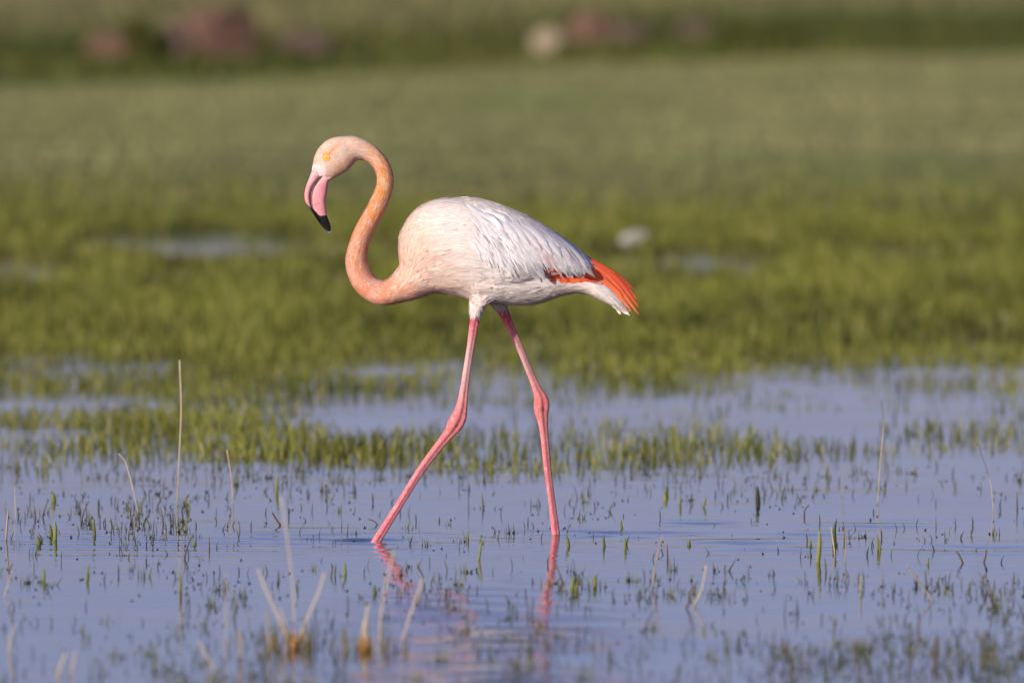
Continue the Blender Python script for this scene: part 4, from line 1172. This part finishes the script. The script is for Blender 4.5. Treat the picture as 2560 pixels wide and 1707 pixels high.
# --- bill
def bill_half(name, front, back, widths, parent=None):
    """front/back edge pixel lists, matched one to one"""
    fr = catmull(front, 5); bk = catmull(back, 5); wd = catmull([(w,) for w in widths], 5)
    bm = bmesh.new(); secs = []
    for f, b, w in zip(fr, bk, wd):
        A, B = P(*f), P(*b)
        u = (A - B); h = u.length / 2
        secs.append(((A + B) / 2, u.normalized(), max(h, .0006), max(w[0], .6) / 1000))
    add_sweep(bm, secs, 20, 2.7)
    bmesh.ops.subdivide_edges(bm, edges=bm.edges, cuts=1)
    bmesh.ops.recalc_face_normals(bm, faces=bm.faces)
    me = bpy.data.meshes.new(name); bm.to_mesh(me); bm.free()
    v = np.array([list(x.co) for x in me.vertices])
    px = 1280 + v[:, 0] * 1000; py = Z0PX - v[:, 2] * 1000
    c = np.repeat(np.array([[.64, .285, .30]]), len(v), 0)
    c = mix(c, np.array([.68, .43, .41]), smooth(470, 425, py) * 0.8)
    c = mix(c, np.array([.60, .20, .25]), 0.6 * smooth(455, 475, py) * smooth(800, 812, px))
    c *= (0.93 + 0.14 * vnoise(px * 0.25, py * 0.08, 1))[:, None]
    dark = np.zeros(len(v))
    for (sx, sy, r) in [(784, 429, 1.6), (798, 463, 1.7), (789, 442, 1.3), (789, 511, 1.5), (795, 509, 1.4), (788, 515, 1.2)]:
        dark = np.maximum(dark, np.exp(-((px - sx) ** 2 + (py - sy) ** 2) / r ** 2))
    c = mix(c, np.array([.12, .04, .05]), 0.75 * dark)
    edge = 519 + 0.60 * (px - 776) - 0.0075 * np.clip(px - 790, -30, 30) ** 2 + 6 * np.exp(-((px - 800) / 9) ** 2)
    c = mix(c, np.array([.010, .008, .009]), smooth(-1.5, 1.5, py - edge))
    a = me.color_attributes.new('Col', 'FLOAT_COLOR', 'POINT')
    c4 = np.ones((len(v), 4), np.float32); c4[:, :3] = c
    a.data.foreach_set('color', c4.ravel())
    me.polygons.foreach_set('use_smooth', np.ones(len(me.polygons), bool))
    return bpart(name, me, M_bill, parent)
GAPE = [(812, 432), (808, 436), (799, 445), (791.5, 453.5), (785, 462), (780, 471), (776, 486), (776, 503), (780, 520), (787, 533), (801, 556), (813, 569), (823, 577)]
FRONT = [(790, 408), (785, 416), (779, 430), (771.5, 450), (766.5, 462), (763, 475), (761.3, 491), (765, 507), (775.5, 522), (786, 539), (800.5, 560.5), (812, 573), (823, 579)]
REAR = [(836, 444), (829, 449), (823, 452), (821, 459), (820, 465), (819, 472), (817, 485), (814, 502), (815.6, 524), (817.5, 538), (823, 553), (827, 565), (827, 577)]
WU = [15, 15.5, 15, 13.5, 12.8, 12.2, 11.5, 10.5, 9.0, 7.6, 5.8, 4.2, 2.0]
WL = [14, 14.2, 14.2, 14.0, 14, 13.8, 13.4, 12.6, 11, 9.2, 7.0, 4.6, 2.0]
bill = bill_half('bill', FRONT, [(g_[0] - 0.5, g_[1]) for g_ in GAPE], WU)
bill['label'] = 'pink bent down bill with a black tip'
bill_half('lower_mandible', [(g_[0] + 0.9, g_[1] + 0.6) for g_ in GAPE], REAR, WL, bill)
pts = [P(g_[0] + 0.3, g_[1] + 0.3, 0) for g_ in [tuple(x) for x in catmull(GAPE[1:-2], 3)]]
for side_ in (-1, 1):
    wv = np.interp(np.linspace(0, 1, len(pts)), np.linspace(0, 1, len(WL) - 3), WL[1:-2])
    mp = [p + Vector((0, side_ * (w * 0.00096), 0)) for p, w in zip(pts, wv)]
    bpart('mouth_line', tube_mesh('mouth_line', mp, [0.0009 + 0.0010 * math.sin(math.pi * min(1, 0.1 + i / len(mp))) for i in range(len(mp))], [(0.012, 0.008, 0.008)] * len(mp), 8), M_black, bill)
    np_ = [P(x, y, side_ * 0.0103) for x, y in ((786, 445), (781, 455), (777, 466), (774.5, 471))]
    bpart('nostril', tube_mesh('nostril', np_, [0.0007, 0.0017, 0.0017, 0.0008], [(0.10, 0.03, 0.03)] * 4, 8), M_black, bill)
    # eye
    s = surf(816.7, 394, side_, 0.0)
    c = s[0] - s[1] * 0.0022; n = s[1]
    def ball(name, cen_, r, flat, mat, parent):
        bm = bmesh.new(); bmesh.ops.create_uvsphere(bm, u_segments=24, v_segments=14, radius=r)
        rot = n.to_track_quat('Z', 'Y').to_matrix()
        for v in bm.verts:
            v.co = cen_ + rot @ Vector((v.co.x, v.co.y, v.co.z * flat))
        me = bpy.data.meshes.new(name); bm.to_mesh(me); bm.free()
        me.polygons.foreach_set('use_smooth', np.ones(len(me.polygons), bool))
        return bpart(name, me, mat, parent)
    eye = ball('eye', c, 0.0070, 0.72, M_iris, None)
    ball('pupil', c + n * 0.0047, 0.0018, 0.4, M_pupil, eye)
    bm = bmesh.new()
    rot = n.to_track_quat('Z', 'Y').to_matrix(); ns = 28; rings = []
    for k in range(ns):
        an = 2 * math.pi * k / ns; ring = []
        for j in range(8):
            b_ = 2 * math.pi * j / 8
            ring.append(bm.verts.new(c + rot @ Vector((math.cos(an) * (0.0076 + 0.0015 * math.cos(b_)), math.sin(an) * (0.0076 + 0.0015 * math.cos(b_)), 0.0024 + 0.0012 * math.sin(b_)))))
        rings.append(ring)
    for k in range(ns):
        for j in range(8):
            bm.faces.new((rings[k][j], rings[(k + 1) % ns][j], rings[(k + 1) % ns][(j + 1) % 8], rings[k][(j + 1) % 8]))
    bmesh.ops.recalc_face_normals(bm, faces=bm.faces)
    me = bpy.data.meshes.new('eyelid'); bm.to_mesh(me); bm.free()
    me.polygons.foreach_set('use_smooth', np.ones(len(me.polygons), bool))
    bpart('eyelid', me, M_lid, eye)

# --- a drop of water hanging from the bill tip
bm = bmesh.new(); bmesh.ops.create_uvsphere(bm, u_segments=20, v_segments=14, radius=0.0042)
for v in bm.verts:
    if v.co.z > 0: v.co.z *= 1.1; v.co.x *= 1 - 0.25 * v.co.z / 0.0046; v.co.y *= 1 - 0.25 * v.co.z / 0.0046
me = bpy.data.meshes.new('water_drop'); bm.to_mesh(me); bm.free()
me.polygons.foreach_set('use_smooth', np.ones(len(me.polygons), bool))
dr = link('water_drop', me, drop_mat()); dr.location = P(823.5, 579.5, 0)
tag(dr, 'tiny clear water drop hanging from the black bill tip', 'water drop')
